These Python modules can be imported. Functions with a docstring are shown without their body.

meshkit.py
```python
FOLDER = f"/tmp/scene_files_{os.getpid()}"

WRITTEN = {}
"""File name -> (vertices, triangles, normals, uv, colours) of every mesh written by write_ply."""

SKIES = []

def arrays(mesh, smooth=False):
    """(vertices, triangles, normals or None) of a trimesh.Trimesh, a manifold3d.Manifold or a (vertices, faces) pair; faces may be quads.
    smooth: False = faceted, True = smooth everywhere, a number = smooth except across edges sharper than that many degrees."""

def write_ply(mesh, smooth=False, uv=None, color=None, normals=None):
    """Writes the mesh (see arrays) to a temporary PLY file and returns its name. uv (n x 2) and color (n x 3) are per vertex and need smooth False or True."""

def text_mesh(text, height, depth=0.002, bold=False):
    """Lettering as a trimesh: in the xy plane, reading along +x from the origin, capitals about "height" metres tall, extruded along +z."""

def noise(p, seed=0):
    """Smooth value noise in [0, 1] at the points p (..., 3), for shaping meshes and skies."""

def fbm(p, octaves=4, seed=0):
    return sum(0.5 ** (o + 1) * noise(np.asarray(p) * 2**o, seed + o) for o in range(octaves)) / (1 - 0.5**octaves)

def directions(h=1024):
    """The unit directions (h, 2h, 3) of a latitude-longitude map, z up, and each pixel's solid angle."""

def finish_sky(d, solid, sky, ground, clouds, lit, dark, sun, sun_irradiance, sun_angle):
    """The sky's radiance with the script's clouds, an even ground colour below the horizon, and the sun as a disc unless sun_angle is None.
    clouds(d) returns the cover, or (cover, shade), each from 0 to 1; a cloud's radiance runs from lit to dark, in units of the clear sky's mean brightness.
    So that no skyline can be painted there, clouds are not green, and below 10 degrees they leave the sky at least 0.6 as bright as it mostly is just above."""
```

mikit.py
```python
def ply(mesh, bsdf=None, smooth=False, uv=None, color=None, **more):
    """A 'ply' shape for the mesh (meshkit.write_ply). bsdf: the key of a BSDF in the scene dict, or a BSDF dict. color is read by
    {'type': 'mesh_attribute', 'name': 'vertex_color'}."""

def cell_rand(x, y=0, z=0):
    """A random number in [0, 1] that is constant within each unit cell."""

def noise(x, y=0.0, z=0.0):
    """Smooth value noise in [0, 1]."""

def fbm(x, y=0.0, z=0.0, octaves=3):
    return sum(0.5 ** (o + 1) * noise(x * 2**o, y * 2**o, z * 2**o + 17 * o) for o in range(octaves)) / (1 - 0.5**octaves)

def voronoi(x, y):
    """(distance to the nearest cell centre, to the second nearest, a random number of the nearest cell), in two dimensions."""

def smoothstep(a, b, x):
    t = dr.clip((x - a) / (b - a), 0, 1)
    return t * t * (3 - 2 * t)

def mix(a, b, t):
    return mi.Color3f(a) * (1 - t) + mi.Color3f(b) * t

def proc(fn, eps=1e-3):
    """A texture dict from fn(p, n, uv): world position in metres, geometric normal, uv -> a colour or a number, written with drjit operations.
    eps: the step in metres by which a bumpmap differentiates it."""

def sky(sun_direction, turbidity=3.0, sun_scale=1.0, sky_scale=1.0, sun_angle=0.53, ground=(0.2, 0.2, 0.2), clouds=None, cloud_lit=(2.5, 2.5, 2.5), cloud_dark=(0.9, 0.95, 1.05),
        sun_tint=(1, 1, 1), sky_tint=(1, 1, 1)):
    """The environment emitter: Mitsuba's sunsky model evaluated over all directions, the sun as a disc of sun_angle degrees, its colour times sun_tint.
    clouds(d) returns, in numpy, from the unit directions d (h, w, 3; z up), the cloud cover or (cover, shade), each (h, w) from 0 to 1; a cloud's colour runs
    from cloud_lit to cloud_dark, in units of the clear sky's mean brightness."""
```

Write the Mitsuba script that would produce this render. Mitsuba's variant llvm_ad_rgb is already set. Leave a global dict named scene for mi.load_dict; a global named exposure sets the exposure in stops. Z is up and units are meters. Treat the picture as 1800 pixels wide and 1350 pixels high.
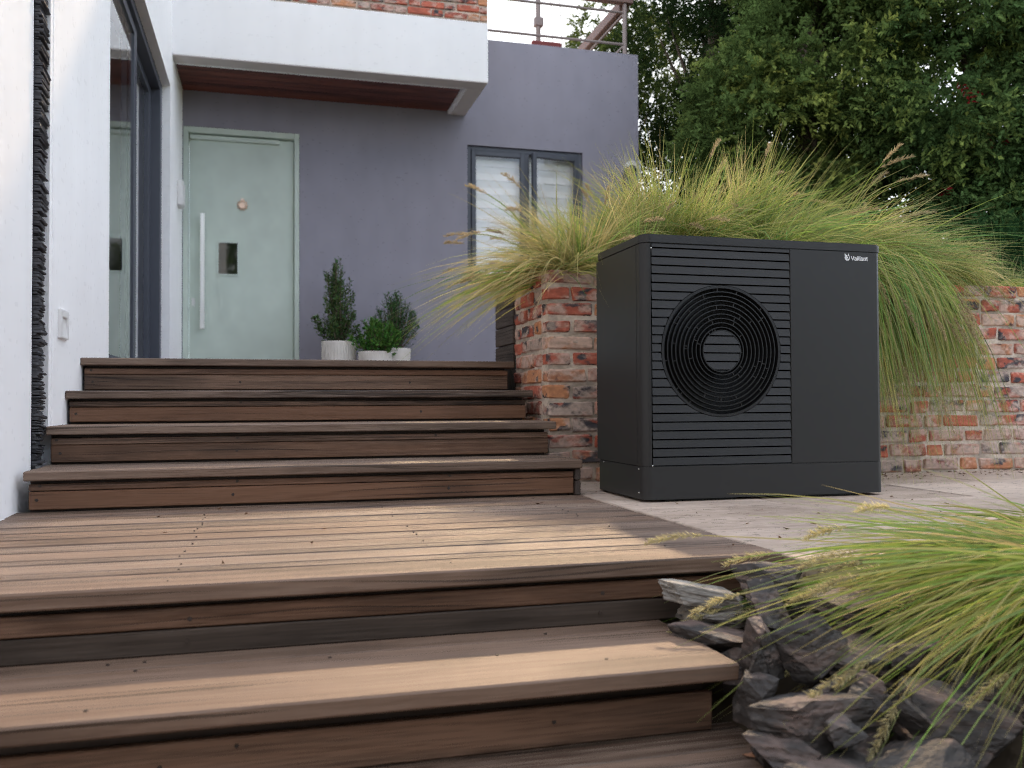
import math, random
import numpy as np, trimesh, drjit as dr, mitsuba as mi
import mikit, meshkit
from shapely.geometry import Polygon, Point, box as sbox
from shapely.ops import unary_union
from mikit import noise, fbm, cell_rand, smoothstep, mix, voronoi

T = mi.ScalarTransform4f
scene, labels = {}, {}
PI = math.pi

# ------------------------------------------------------------------ camera, sky, exposure
YAW, PITCH, ROLL = math.radians(15.1823), math.radians(1.21505), math.radians(-0.24914)
CAM = np.array([0, 0, 0.38])
fw = np.array([math.sin(YAW) * math.cos(PITCH), math.cos(YAW) * math.cos(PITCH), math.sin(PITCH)])
rt0 = np.array([math.cos(YAW), -math.sin(YAW), 0])
up0 = np.cross(rt0, fw)
upv = -rt0 * math.sin(ROLL) + up0 * math.cos(ROLL)
scene['camera'] = {'type': 'thinlens', 'fov': math.degrees(2 * math.atan(900 / 1594.81)), 'fov_axis': 'x',
                   'aperture_radius': 0.0042, 'focus_distance': 3.4, 'near_clip': 0.05, 'far_clip': 3000.0,
                   'to_world': T().look_at(CAM.tolist(), (CAM + fw).tolist(), upv.tolist())}
SUN_AZ, SUN_EL = math.radians(18), math.radians(40.0)
SUN = [math.sin(SUN_AZ) * math.cos(SUN_EL), math.cos(SUN_AZ) * math.cos(SUN_EL), math.sin(SUN_EL)]


def cloud_cover(d):
    n = meshkit.fbm(d * np.array([2.2, 2.2, 5.0]) + 7.3, 5)
    c = np.clip((n - 0.30) * 3.2, 0, 1) * 0.88
    return c, np.clip((n - 0.6) * 2.0, 0, 0.5)


scene['sky_light'] = mikit.sky(SUN, turbidity=3.2, sun_scale=0.21, sun_angle=1.6, clouds=cloud_cover, sun_tint=(1.0, 0.88, 0.74),
                               cloud_lit=(2.6, 2.58, 2.55), cloud_dark=(1.5, 1.5, 1.52))
exposure = 3.32


# ------------------------------------------------------------------ helpers
COUNT = {}


def numbered(key):
    n = COUNT.get(key, 0)
    COUNT[key] = n + 1
    return key if n == 0 else f'{key}_{n:03d}'


def add(name, mesh, bsdf, parent=None, **kw):
    key = numbered((parent + '__' if parent else '') + name)
    scene[key] = mikit.ply(mesh, bsdf, **kw)
    return key


def tag(key, label=None, cat=None, group=None, kind=None):
    d = labels.setdefault(key, {})
    for k, v in (('label', label), ('category', cat), ('group', group), ('kind', kind)):
        if v:
            d[k] = v
    return key


def thing(name, label, cat, group=None):
    return tag(numbered(name), label, cat, group)


def bare(x0, x1, y0, y1, z0, z1):
    m = trimesh.creation.box((x1 - x0, y1 - y0, z1 - z0))
    m.apply_translation(((x0 + x1) / 2, (y0 + y1) / 2, (z0 + z1) / 2))
    return m


# a box whose 12 edges are chamfered: 24 vertices, 44 triangles
_S = np.array([[sx, sy, sz] for sx in (-1, 1) for sy in (-1, 1) for sz in (-1, 1)])


def _chamfer_topology():
    idx = {}
    for i, s in enumerate(_S):
        for a in range(3):
            idx[(tuple(s), a)] = 3 * i + a
    f = []

    def quad(p):
        f.append([p[0], p[1], p[2]])
        f.append([p[0], p[2], p[3]])
    for a in range(3):
        b, c = (a + 1) % 3, (a + 2) % 3
        for sg in (-1, 1):
            ring = []
            for sb, sc in ((-1, -1), (1, -1), (1, 1), (-1, 1)):
                s = [0, 0, 0]
                s[a], s[b], s[c] = sg, sb, sc
                ring.append(idx[(tuple(s), a)])
            quad(ring if sg > 0 else ring[::-1])
    for a in range(3):          # edges along axis a, between faces b and c
        b, c = (a + 1) % 3, (a + 2) % 3
        for sb in (-1, 1):
            for sc in (-1, 1):
                s0, s1 = [0, 0, 0], [0, 0, 0]
                s0[a], s1[a] = -1, 1
                s0[b] = s1[b] = sb
                s0[c] = s1[c] = sc
                r = [idx[(tuple(s0), b)], idx[(tuple(s1), b)], idx[(tuple(s1), c)], idx[(tuple(s0), c)]]
                quad(r if sb * sc < 0 else r[::-1])
    for s in _S:
        r = [idx[(tuple(s), a)] for a in range(3)]
        f.append(r if s[0] * s[1] * s[2] > 0 else r[::-1])
    return np.array(f)


_CF = _chamfer_topology()


def chamfer(x0, x1, y0, y1, z0, z1, c=0.004, jit=0.0, rng=None):
    ctr = np.array([x0 + x1, y0 + y1, z0 + z1]) / 2
    h = np.array([x1 - x0, y1 - y0, z1 - z0]) / 2
    c = min(c, 0.45 * h.min())
    v = np.empty((24, 3))
    for i, s in enumerate(_S):
        for a in range(3):
            q = h - c
            q[a] = h[a]
            v[3 * i + a] = ctr + s * q
    if jit and rng is not None:
        v += np.repeat(rng.uniform(-jit, jit, (8, 3)), 3, axis=0) + rng.uniform(-jit, jit, (24, 3)) * 0.35
    return v, _CF


# boards: u runs along the board in metres (+ 8 m per board, so that every board has a grain of its own), v across it
BOARD = [0]


def board_uv(v, axis):
    BOARD[0] += 1
    o = [k for k in range(3) if k != axis]
    u = v[:, axis] + 4.0 + 0.2 * v[:, o[0]]
    return np.stack([np.clip(u - u.min() + 0.2, 0.05, 7.9) + 8.0 * (BOARD[0] % 60), v[:, o[0]] + v[:, o[1]]], 1)


def board(name, bsdf, parent, x0, x1, y0, y1, z0, z1, axis=0, c=0.004, jit=0.0, rng=None):
    v, f = chamfer(x0, x1, y0, y1, z0, z1, c, jit, rng)
    return add(name, (v, f), bsdf, parent, uv=board_uv(v, axis))


def ply_box(name, bsdf, parent, x0, x1, y0, y1, z0, z1, c=0.0):
    return add(name, chamfer(x0, x1, y0, y1, z0, z1, c) if c else bare(x0, x1, y0, y1, z0, z1), bsdf, parent)


def cat(ms):
    return trimesh.util.concatenate(ms)


def tube(points, radii, n=8):
    points = np.asarray(points, float)
    radii = np.broadcast_to(radii, len(points))
    vs, fs = [], []
    for i, p in enumerate(points):
        t = points[min(i + 1, len(points) - 1)] - points[max(i - 1, 0)]
        t /= np.linalg.norm(t) + 1e-12
        a = np.cross(t, [0, 0, 1.0] if abs(t[2]) < 0.9 else [1.0, 0, 0])
        a /= np.linalg.norm(a)
        b = np.cross(t, a)
        for k in range(n):
            g = 2 * PI * k / n
            vs.append(p + radii[i] * (a * math.cos(g) + b * math.sin(g)))
    for i in range(len(points) - 1):
        for k in range(n):
            q = (k + 1) % n
            fs += [[i * n + k, i * n + q, (i + 1) * n + q], [i * n + k, (i + 1) * n + q, (i + 1) * n + k]]
    for base, flip in ((0, True), ((len(points) - 1) * n, False)):
        for k in range(1, n - 1):
            fs.append([base, base + k + 1, base + k] if flip else [base, base + k, base + k + 1])
    return trimesh.Trimesh(np.array(vs), np.array(fs)[:, ::-1] if False else np.array(fs), process=False)


def lathe(profile, n=48):
    pr = np.asarray(profile, float)
    a = np.linspace(0, 2 * PI, n, endpoint=False)
    v = np.concatenate([np.stack([r * np.cos(a), r * np.sin(a), np.full(n, z)], 1) for r, z in pr])
    f = []
    for i in range(len(pr) - 1):
        k = np.arange(n)
        q = (k + 1) % n
        f += [np.stack([i * n + k, i * n + q, (i + 1) * n + q], 1), np.stack([i * n + k, (i + 1) * n + q, (i + 1) * n + k], 1)]
    return trimesh.Trimesh(v, np.concatenate(f), process=False)


# ------------------------------------------------------------------ materials
def two(b):
    return {'type': 'twosided', 'b': b}


def bumped(b, fn, scale, eps=1e-3):
    return {'type': 'bumpmap', 'arbitrary': mikit.proc(fn, eps), 'scale': scale, 'bsdf': b}


def rgb(r, g, b):
    return {'type': 'rgb', 'value': [r, g, b]}


def wood(light, dark, warm, amount):
    def f(p, n, uv):
        u, v = uv.x, uv.y
        s = cell_rand(dr.floor(u / 8), 3)
        s2 = cell_rand(dr.floor(u / 8), 5)
        wob = noise(u * 1.6, v * 9, s * 7) * 0.05 + noise(u * 5, v * 30, s * 3) * 0.008
        g = 0.6 * fbm(u * 1.8, (v + wob) * 70.0, s * 9, 4) + 0.4 * fbm(u * 3.5, (v + wob) * 190.0, s * 4, 2)
        fine = fbm(u * 14, v * 330, s, 2)
        band = fbm(u * 0.8, (v + wob) * 18, s * 5, 3)
        stain = fbm(u * 2.2 + 3, v * 7, s * 4 + 2.5, 4)
        t = 0.5 + 1.75 * (g - 0.5) + 0.75 * (band - 0.5) + 1.0 * (fine - 0.5) + 0.36 * (s - 0.5)
        c = mix(dark, light, dr.clip(t, 0, 1))
        c = mix(c, warm, amount * smoothstep(0.38, 0.68, 0.55 * s2 + 0.45 * band))
        c = c * (1.06 - 0.42 * smoothstep(0.46, 0.74, stain))
        crack = smoothstep(0.66, 0.74, fbm(u * 0.9, (v + wob) * 120, s * 3 + 1, 3))
        return c * (1 - 0.55 * crack)
    return f


def wood_height(p, n, uv):
    u, v = uv.x, uv.y
    s = cell_rand(dr.floor(u / 8), 3)
    return 0.6 * fbm(u * 3.0, v * 120.0, s * 9, 3) + 0.4 * noise(u * 18, v * 500)


def wood_bsdf(light, dark, warm, amount, rough, spec=0.35):
    return two(bumped({'type': 'principled', 'base_color': mikit.proc(wood(light, dark, warm, amount)), 'roughness': rough, 'specular': spec}, wood_height, 0.0016))


scene['wood_deck'] = wood_bsdf((0.255, 0.192, 0.153), (0.082, 0.053, 0.039), (0.19, 0.118, 0.08), 0.5, 0.55)
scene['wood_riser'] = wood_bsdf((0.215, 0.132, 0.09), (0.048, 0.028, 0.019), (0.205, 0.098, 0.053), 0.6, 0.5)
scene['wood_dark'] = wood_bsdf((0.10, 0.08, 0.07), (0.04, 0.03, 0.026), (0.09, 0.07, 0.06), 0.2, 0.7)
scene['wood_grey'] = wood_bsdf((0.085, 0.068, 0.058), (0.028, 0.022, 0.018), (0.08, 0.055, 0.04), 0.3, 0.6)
scene['wood_soffit'] = wood_bsdf((0.19, 0.06, 0.045), (0.07, 0.022, 0.02), (0.21, 0.065, 0.04), 0.6, 0.45)


def plaster(base, spread, seed):
    def f(p, n, uv):
        q = fbm(p.x * 0.9 + seed, p.y * 0.9, p.z * 0.7, 4)
        r = fbm(p.x * 7 + seed, p.y * 7, p.z * 3.2, 3)
        w = fbm(p.x * 11, p.y * 11, p.z * 0.55 + seed, 3)
        spot = smoothstep(0.80, 0.86, noise(p.x * 38 + seed, p.y * 38, p.z * 38))
        return mi.Color3f(base) * (1 - spread * 0.5 + spread * (0.45 * q + 0.3 * r + 0.25 * w) - 0.35 * spread * spot)
    return f


def plaster_height(p, n, uv):
    return fbm(p.x * 26, p.y * 26, p.z * 26, 3) + 0.6 * fbm(p.x * 5, p.y * 5, p.z * 5, 2)


scene['white_plaster'] = two(bumped({'type': 'principled', 'base_color': mikit.proc(plaster((0.875, 0.868, 0.872), 0.17, 1)), 'roughness': 0.75, 'specular': 0.3}, plaster_height, 0.0018, 2e-3))
scene['grey_plaster'] = two(bumped({'type': 'principled', 'base_color': mikit.proc(plaster((0.285, 0.272, 0.325), 0.42, 5)), 'roughness': 0.68, 'specular': 0.35}, plaster_height, 0.0018, 2e-3))
scene['soffit_frame'] = two({'type': 'principled', 'base_color': mikit.proc(plaster((0.66, 0.61, 0.58), 0.12, 8)), 'roughness': 0.75})


def brick_color(p, n, uv):
    s = cell_rand(dr.floor(uv.x / 8), 7)
    s2 = cell_rand(dr.floor(uv.x / 8), 9)
    s3 = cell_rand(dr.floor(uv.x / 8), 11)
    q = p + mi.Vector3f(s * 7, s2 * 5, 0)
    a = fbm(q.x * 16, q.y * 16, q.z * 20, 4)
    b = fbm(q.x * 60 + 4, q.y * 60, q.z * 60, 3)
    c = mix((0.44, 0.125, 0.08), (0.20, 0.06, 0.048), smoothstep(0.25, 0.75, 0.6 * a + 0.4 * s3))
    c = mix(c, (0.46, 0.21, 0.11), smoothstep(0.74, 0.84, s2) + (1 - smoothstep(0.10, 0.16, p.z)) * smoothstep(0.2, 0.5, s2) * 0.8 * smoothstep(-0.1, 0.0, p.z))
    c = mix(c, (0.06, 0.055, 0.062), smoothstep(0.47, 0.56, a * 0.75 + 0.25 * s3) * smoothstep(0.4, 0.6, s))
    sp = fbm(q.x * 40 + 2, q.y * 40, q.z * 46, 3)
    c = mix(c, (0.05, 0.045, 0.05), smoothstep(0.62, 0.70, sp) * smoothstep(0.3, 0.7, s3) * 0.8)
    smear = smoothstep(0.44, 0.63, fbm(q.x * 14 + 9, q.y * 14, q.z * 18, 5) * 0.72 + 0.22 * s3 + 0.12 * b)
    c = mix(c, (0.49, 0.375, 0.315), smear * 0.78)
    return c * (0.80 + 0.72 * b)


def brick_height(p, n, uv):
    return fbm(p.x * 60, p.y * 60, p.z * 60, 3) + 1.5 * fbm(p.x * 18, p.y * 18, p.z * 18, 2)


def mortar_color(p, n, uv):
    a = fbm(p.x * 9, p.y * 9, p.z * 9, 4)
    b = fbm(p.x * 70, p.y * 70, p.z * 70, 2)
    c = mix((0.37, 0.305, 0.25), (0.66, 0.56, 0.465), smoothstep(0.28, 0.72, a))
    return c * (0.7 + 0.55 * b)


scene['brick'] = two(bumped({'type': 'principled', 'base_color': mikit.proc(brick_color), 'roughness': 0.85, 'specular': 0.25}, brick_height, 0.005))
scene['mortar'] = two(bumped({'type': 'principled', 'base_color': mikit.proc(mortar_color), 'roughness': 0.92, 'specular': 0.2}, brick_height, 0.006))


def slab_color(p, n, uv):
    s = cell_rand(dr.floor(uv.x / 8), 3)
    a = fbm(p.x * 4 + s * 20, p.y * 9, 1, 4)
    b = fbm(p.x * 24, p.y * 60, s * 3, 3)
    pit = smoothstep(0.69, 0.76, fbm(p.x * 30, p.y * 70, 4 + s, 3))
    c = mix((0.33, 0.255, 0.205), (0.58, 0.475, 0.395), dr.clip(0.75 * a + 0.6 * b - 0.2 + 0.5 * (s - 0.5), 0, 1))
    c = c * (0.82 + 0.3 * fbm(p.x * 1.7, p.y * 1.7, 9, 3))
    return c * (1 - 0.4 * pit)


scene['travertine'] = two(bumped({'type': 'principled', 'base_color': mikit.proc(slab_color), 'roughness': 0.6, 'specular': 0.35},
                                 lambda p, n, uv: fbm(p.x * 24, p.y * 60, 1, 3) + fbm(p.x * 6, p.y * 6, 2, 2), 0.003))


def rock(base, pink, pale):
    def f(p, n, uv):
        a = fbm(p.x * 14, p.y * 14, p.z * 22, 4)
        b = fbm(p.x * 90, p.y * 90, p.z * 110, 4)
        st = fbm(p.x * 9 + a, p.y * 9, p.z * 160 + 3 * a, 3)
        c = mix(base, pink, smoothstep(0.4, 0.62, a) * smoothstep(-0.2, 0.55, n.z + 0.5 * (a - 0.5)))
        c = mix(c, pale, smoothstep(0.60, 0.70, fbm(p.x * 24 + 5, p.y * 24, p.z * 30, 4)) * 0.7)
        return c * (0.18 + 0.72 * b + 0.55 * st)
    return f


def rock_height(p, n, uv):
    return fbm(p.x * 34, p.y * 34, p.z * 90, 4) + 0.6 * fbm(p.x * 120, p.y * 120, p.z * 190, 3)


scene['slate_rock'] = two(bumped({'type': 'principled', 'base_color': mikit.proc(rock((0.056, 0.051, 0.050), (0.165, 0.122, 0.108), (0.15, 0.138, 0.13))), 'roughness': 0.62, 'specular': 0.4}, rock_height, 0.006))
scene['pale_rock'] = two(bumped({'type': 'principled', 'base_color': mikit.proc(rock((0.27, 0.255, 0.235), (0.36, 0.33, 0.29), (0.10, 0.095, 0.095))), 'roughness': 0.75, 'specular': 0.3}, rock_height, 0.006))
scene['black_slate'] = two(bumped({'type': 'principled', 'base_color': mikit.proc(lambda p, n, uv: mi.Color3f(0.05, 0.05, 0.056) * (0.5 + 1.1 * fbm(p.x * 30, p.y * 30, p.z * 90, 3))), 'roughness': 0.5}, rock_height, 0.004))
scene['soil'] = two(bumped({'type': 'principled', 'base_color': mikit.proc(lambda p, n, uv: mix((0.035, 0.025, 0.018), (0.12, 0.09, 0.06), fbm(p.x * 9, p.y * 9, p.z * 9, 4))), 'roughness': 0.95}, lambda p, n, uv: fbm(p.x * 22, p.y * 22, p.z * 22, 4), 0.02))
scene['lawn'] = two({'type': 'principled', 'base_color': mikit.proc(lambda p, n, uv: mix((0.06, 0.085, 0.03), (0.14, 0.14, 0.06), fbm(p.x * 1.5, p.y * 1.5, 0, 4))), 'roughness': 0.9})


scene['pump_paint'] = two({'type': 'principled', 'base_color': rgb(0.036, 0.036, 0.0362), 'roughness': 0.36, 'specular': 0.22})
scene['pump_black'] = two({'type': 'principled', 'base_color': rgb(0.006, 0.006, 0.0065), 'roughness': 0.5})
scene['pump_ring'] = two({'type': 'principled', 'base_color': rgb(0.012, 0.012, 0.0125), 'roughness': 0.35})
scene['steel'] = two({'type': 'roughconductor', 'material': 'Al', 'alpha': 0.22})
scene['bare_steel'] = two({'type': 'principled', 'base_color': mikit.proc(lambda p, n, uv: mi.Color3f(0.95, 0.93, 0.90) * (0.85 + 0.3 * noise(p.x * 300, p.y * 300, p.z * 6))), 'roughness': 0.38, 'metallic': 1.0})
scene['silver_print'] = two({'type': 'principled', 'base_color': rgb(0.72, 0.72, 0.73), 'roughness': 0.4})
scene['frame_metal'] = two({'type': 'principled', 'base_color': rgb(0.062, 0.068, 0.088), 'roughness': 0.45})
scene['window_glass'] = {'type': 'thindielectric', 'int_ior': 1.52}
scene['pane_dark'] = {'type': 'thindielectric', 'int_ior': 1.52}


def door_color(p, n, uv):
    q = fbm(p.x * 2.2, p.z * 2.0, 3, 4)
    r = fbm(p.x * 9, p.z * 7, 1, 3)
    return mi.Color3f(0.53, 0.60, 0.535) * (0.82 + 0.24 * q + 0.12 * r)


scene['door_paint'] = two(bumped({'type': 'principled', 'base_color': mikit.proc(door_color), 'roughness': 0.4, 'specular': 0.5}, plaster_height, 0.0007, 2e-3))
scene['brass'] = two({'type': 'roughconductor', 'material': 'Cu', 'alpha': 0.3, 'specular_reflectance': rgb(0.85, 0.95, 0.9)})
scene['white_plastic'] = two({'type': 'principled', 'base_color': rgb(0.74, 0.73, 0.72), 'roughness': 0.4})
scene['blind_cloth'] = two({'type': 'principled', 'base_color': rgb(0.88, 0.88, 0.86), 'roughness': 0.8})
scene['blind_sheer'] = two({'type': 'principled', 'base_color': rgb(0.74, 0.75, 0.74), 'roughness': 0.8})
scene['room_wall'] = two({'type': 'diffuse', 'reflectance': rgb(0.5, 0.52, 0.52)})
scene['curtain'] = two({'type': 'diffuse', 'reflectance': rgb(0.6, 0.6, 0.6)})
scene['pot_clay'] = two(bumped({'type': 'principled', 'base_color': mikit.proc(lambda p, n, uv: mi.Color3f(0.80, 0.75, 0.69) * (0.85 + 0.25 * fbm(p.x * 12, p.y * 12, p.z * 9, 3))), 'roughness': 0.7}, plaster_height, 0.0008))
scene['rail_steel'] = two({'type': 'principled', 'base_color': rgb(0.25, 0.20, 0.185), 'roughness': 0.45, 'metallic': 0.3})
scene['rail_wood'] = two({'type': 'principled', 'base_color': rgb(0.17, 0.10, 0.08), 'roughness': 0.6})
scene['cushion'] = two({'type': 'principled', 'base_color': rgb(0.20, 0.05, 0.05), 'roughness': 0.8})
scene['bark'] = two(bumped({'type': 'principled', 'base_color': mikit.proc(lambda p, n, uv: mix((0.05, 0.035, 0.025), (0.16, 0.12, 0.09), fbm(p.x * 20, p.y * 20, p.z * 5, 3))), 'roughness': 0.9}, lambda p, n, uv: fbm(p.x * 40, p.y * 40, p.z * 9, 3), 0.01))
ATTR = {'type': 'mesh_attribute', 'name': 'vertex_color'}
scene['leaf'] = {'type': 'principledthin', 'base_color': ATTR, 'roughness': 0.30, 'diff_trans': 0.75, 'spec_trans': 0.0, 'eta': 1.45}
scene['blade'] = {'type': 'principledthin', 'base_color': ATTR, 'roughness': 0.5, 'diff_trans': 0.9, 'spec_trans': 0.0, 'eta': 1.4}
scene['nail'] = two({'type': 'principled', 'base_color': rgb(0.045, 0.032, 0.026), 'roughness': 0.6})

# ------------------------------------------------------------------ ground and terrain
rng = np.random.default_rng(11)
k_ = tag(add('ground', bare(-800, 800, -800, 1200, -1.2, -0.62), 'lawn'), 'flat garden ground around the house', kind='structure')


def bank_mesh():
    xs, ys = np.linspace(0.90, 3.6, 70), np.linspace(-1.5, 2.02, 80)
    X, Y = np.meshgrid(xs, ys)
    edge = 0.90 + 0.30 * np.clip((1.72 - Y), 0, 3)
    t = np.clip((X - edge - 0.12) / 0.65, 0, 1)
    z = -0.35 + 0.27 * t * t * (3 - 2 * t)
    z = np.maximum(z, -0.35 + np.clip((Y - 1.70) / 0.30, 0, 1) * 0.17 * np.clip((X - 0.9) / 0.3 + 0.3, 0, 1))
    z += 0.05 * (meshkit.fbm(np.stack([X * 14, Y * 14, X * 0], -1), 4, 3) - 0.5)
    z[-1] -= 0.02
    v = np.stack([X, Y, z], -1).reshape(-1, 3)
    n, m = X.shape
    i = np.arange(n * m).reshape(n, m)
    f = np.concatenate([np.stack([i[:-1, :-1], i[:-1, 1:], i[1:, 1:]], -1).reshape(-1, 3), np.stack([i[:-1, :-1], i[1:, 1:], i[1:, :-1]], -1).reshape(-1, 3)])
    return v, f


tag(add('soil_bank', bank_mesh(), 'soil', smooth=True), 'bare soil bank under the stones and grass', kind='structure')
pv = 'paving'
tag(pv, 'pale travertine patio beside the deck', kind='structure')
scene[pv] = mikit.ply(bare(1.262, 5.6, 1.955, 4.16, -0.16, -0.010), 'mortar')
COUNT['paving'] = 1
yy = [1.94, 2.47, 3.02, 3.58, 4.128]
for j in range(4):
    x = 1.258
    first = True
    while x < 5.5:
        w = (0.42, 0.86, 0.62, 0.30)[j] if first else 0.86
        first = False
        x2 = min(x + w, 5.6)
        dz = rng.uniform(-0.002, 0.002)
        v, f = chamfer(x + 0.002, x2 - 0.002, yy[j] + 0.002, yy[j + 1] - 0.002, -0.045, dz, 0.004, 0.0012, rng)
        add('slab', (v, f), 'travertine', pv, uv=board_uv(v, 0))
        x = x2

# ------------------------------------------------------------------ timber steps and decks
XL, XR = -0.82, 1.253
steps = thing('timber_steps', 'upper flight of four weathered timber steps climbing to the front door', 'steps')
NY = [3.515, 3.852, 4.196, 4.52]
NZ = [0.147, 0.298, 0.442, 0.597]


def screws(parent, x, y, z, n=(0, -1, 0), r=0.0055):
    m = trimesh.creation.cylinder(r, 0.004, sections=10)
    m.apply_transform(trimesh.geometry.align_vectors([0, 0, 1], n))
    m.apply_translation((x, y, z))
    add('screw', m, 'nail', parent)


for k in range(4):
    zb = 0.0 if k == 0 else NZ[k - 1]
    y0 = NY[k]
    y1 = NY[k + 1] + 0.05 if k < 3 else NY[k] + 0.14
    xr = XR - 0.004 * k
    nb = 0.145
    for a, b in ((y0, y0 + nb), (y0 + nb + 0.005, y0 + 2 * nb), (y0 + 2 * nb + 0.005, y1)):
        if b - a > 0.02 and a < y1:
            board('tread', 'wood_deck', steps, XL, xr, a, min(b, y1), NZ[k] - 0.034, NZ[k] + rng.uniform(-0.001, 0.001), 0, 0.004, 0.001, rng)
    h = NZ[k] - 0.034 - zb
    hs = zb + 0.012 + (h - 0.012) * 0.62
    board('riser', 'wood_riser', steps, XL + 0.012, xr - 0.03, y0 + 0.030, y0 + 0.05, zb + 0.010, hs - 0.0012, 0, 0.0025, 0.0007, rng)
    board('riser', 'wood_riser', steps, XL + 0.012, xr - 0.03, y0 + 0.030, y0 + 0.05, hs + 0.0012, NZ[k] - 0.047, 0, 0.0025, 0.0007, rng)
    ply_box('carcass', 'wood_dark', steps, XL + 0.012, xr - 0.04, y0 + 0.056, y0 + 0.40, zb - 0.05 if k else -0.05, NZ[k] - 0.036)
    for xs in (XL + 0.04, -0.11, 0.70):
        for zz in (zb + 0.045, hs + 0.02):
            if rng.random() < 0.8:
                screws(steps, xs + rng.uniform(-0.01, 0.01), y0 + 0.0295, zz)
ply_box('end_board', 'wood_dark', steps, XR - 0.026, XR - 0.002, 3.535, 3.70, 0.002, 0.060, 0.003)
ply_box('end_board', 'wood_dark', steps, XR - 0.026, XR - 0.002, 3.535, 3.70, 0.064, 0.112, 0.003)

landing = thing('landing_deck', 'timber landing in front of the grey green door', 'deck')
yq = 4.52 + 0.145
while yq < 9.66:
    board('plank', 'wood_deck', landing, XL + 0.003, 1.245 if yq < 5.15 else 4.6, yq, yq + 0.137, 0.563, 0.595, 0, 0.004)
    yq += 0.143
ply_box('joist_frame', 'wood_dark', landing, XL + 0.01, 4.6, 5.16, 9.66, 0.30, 0.560)

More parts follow.
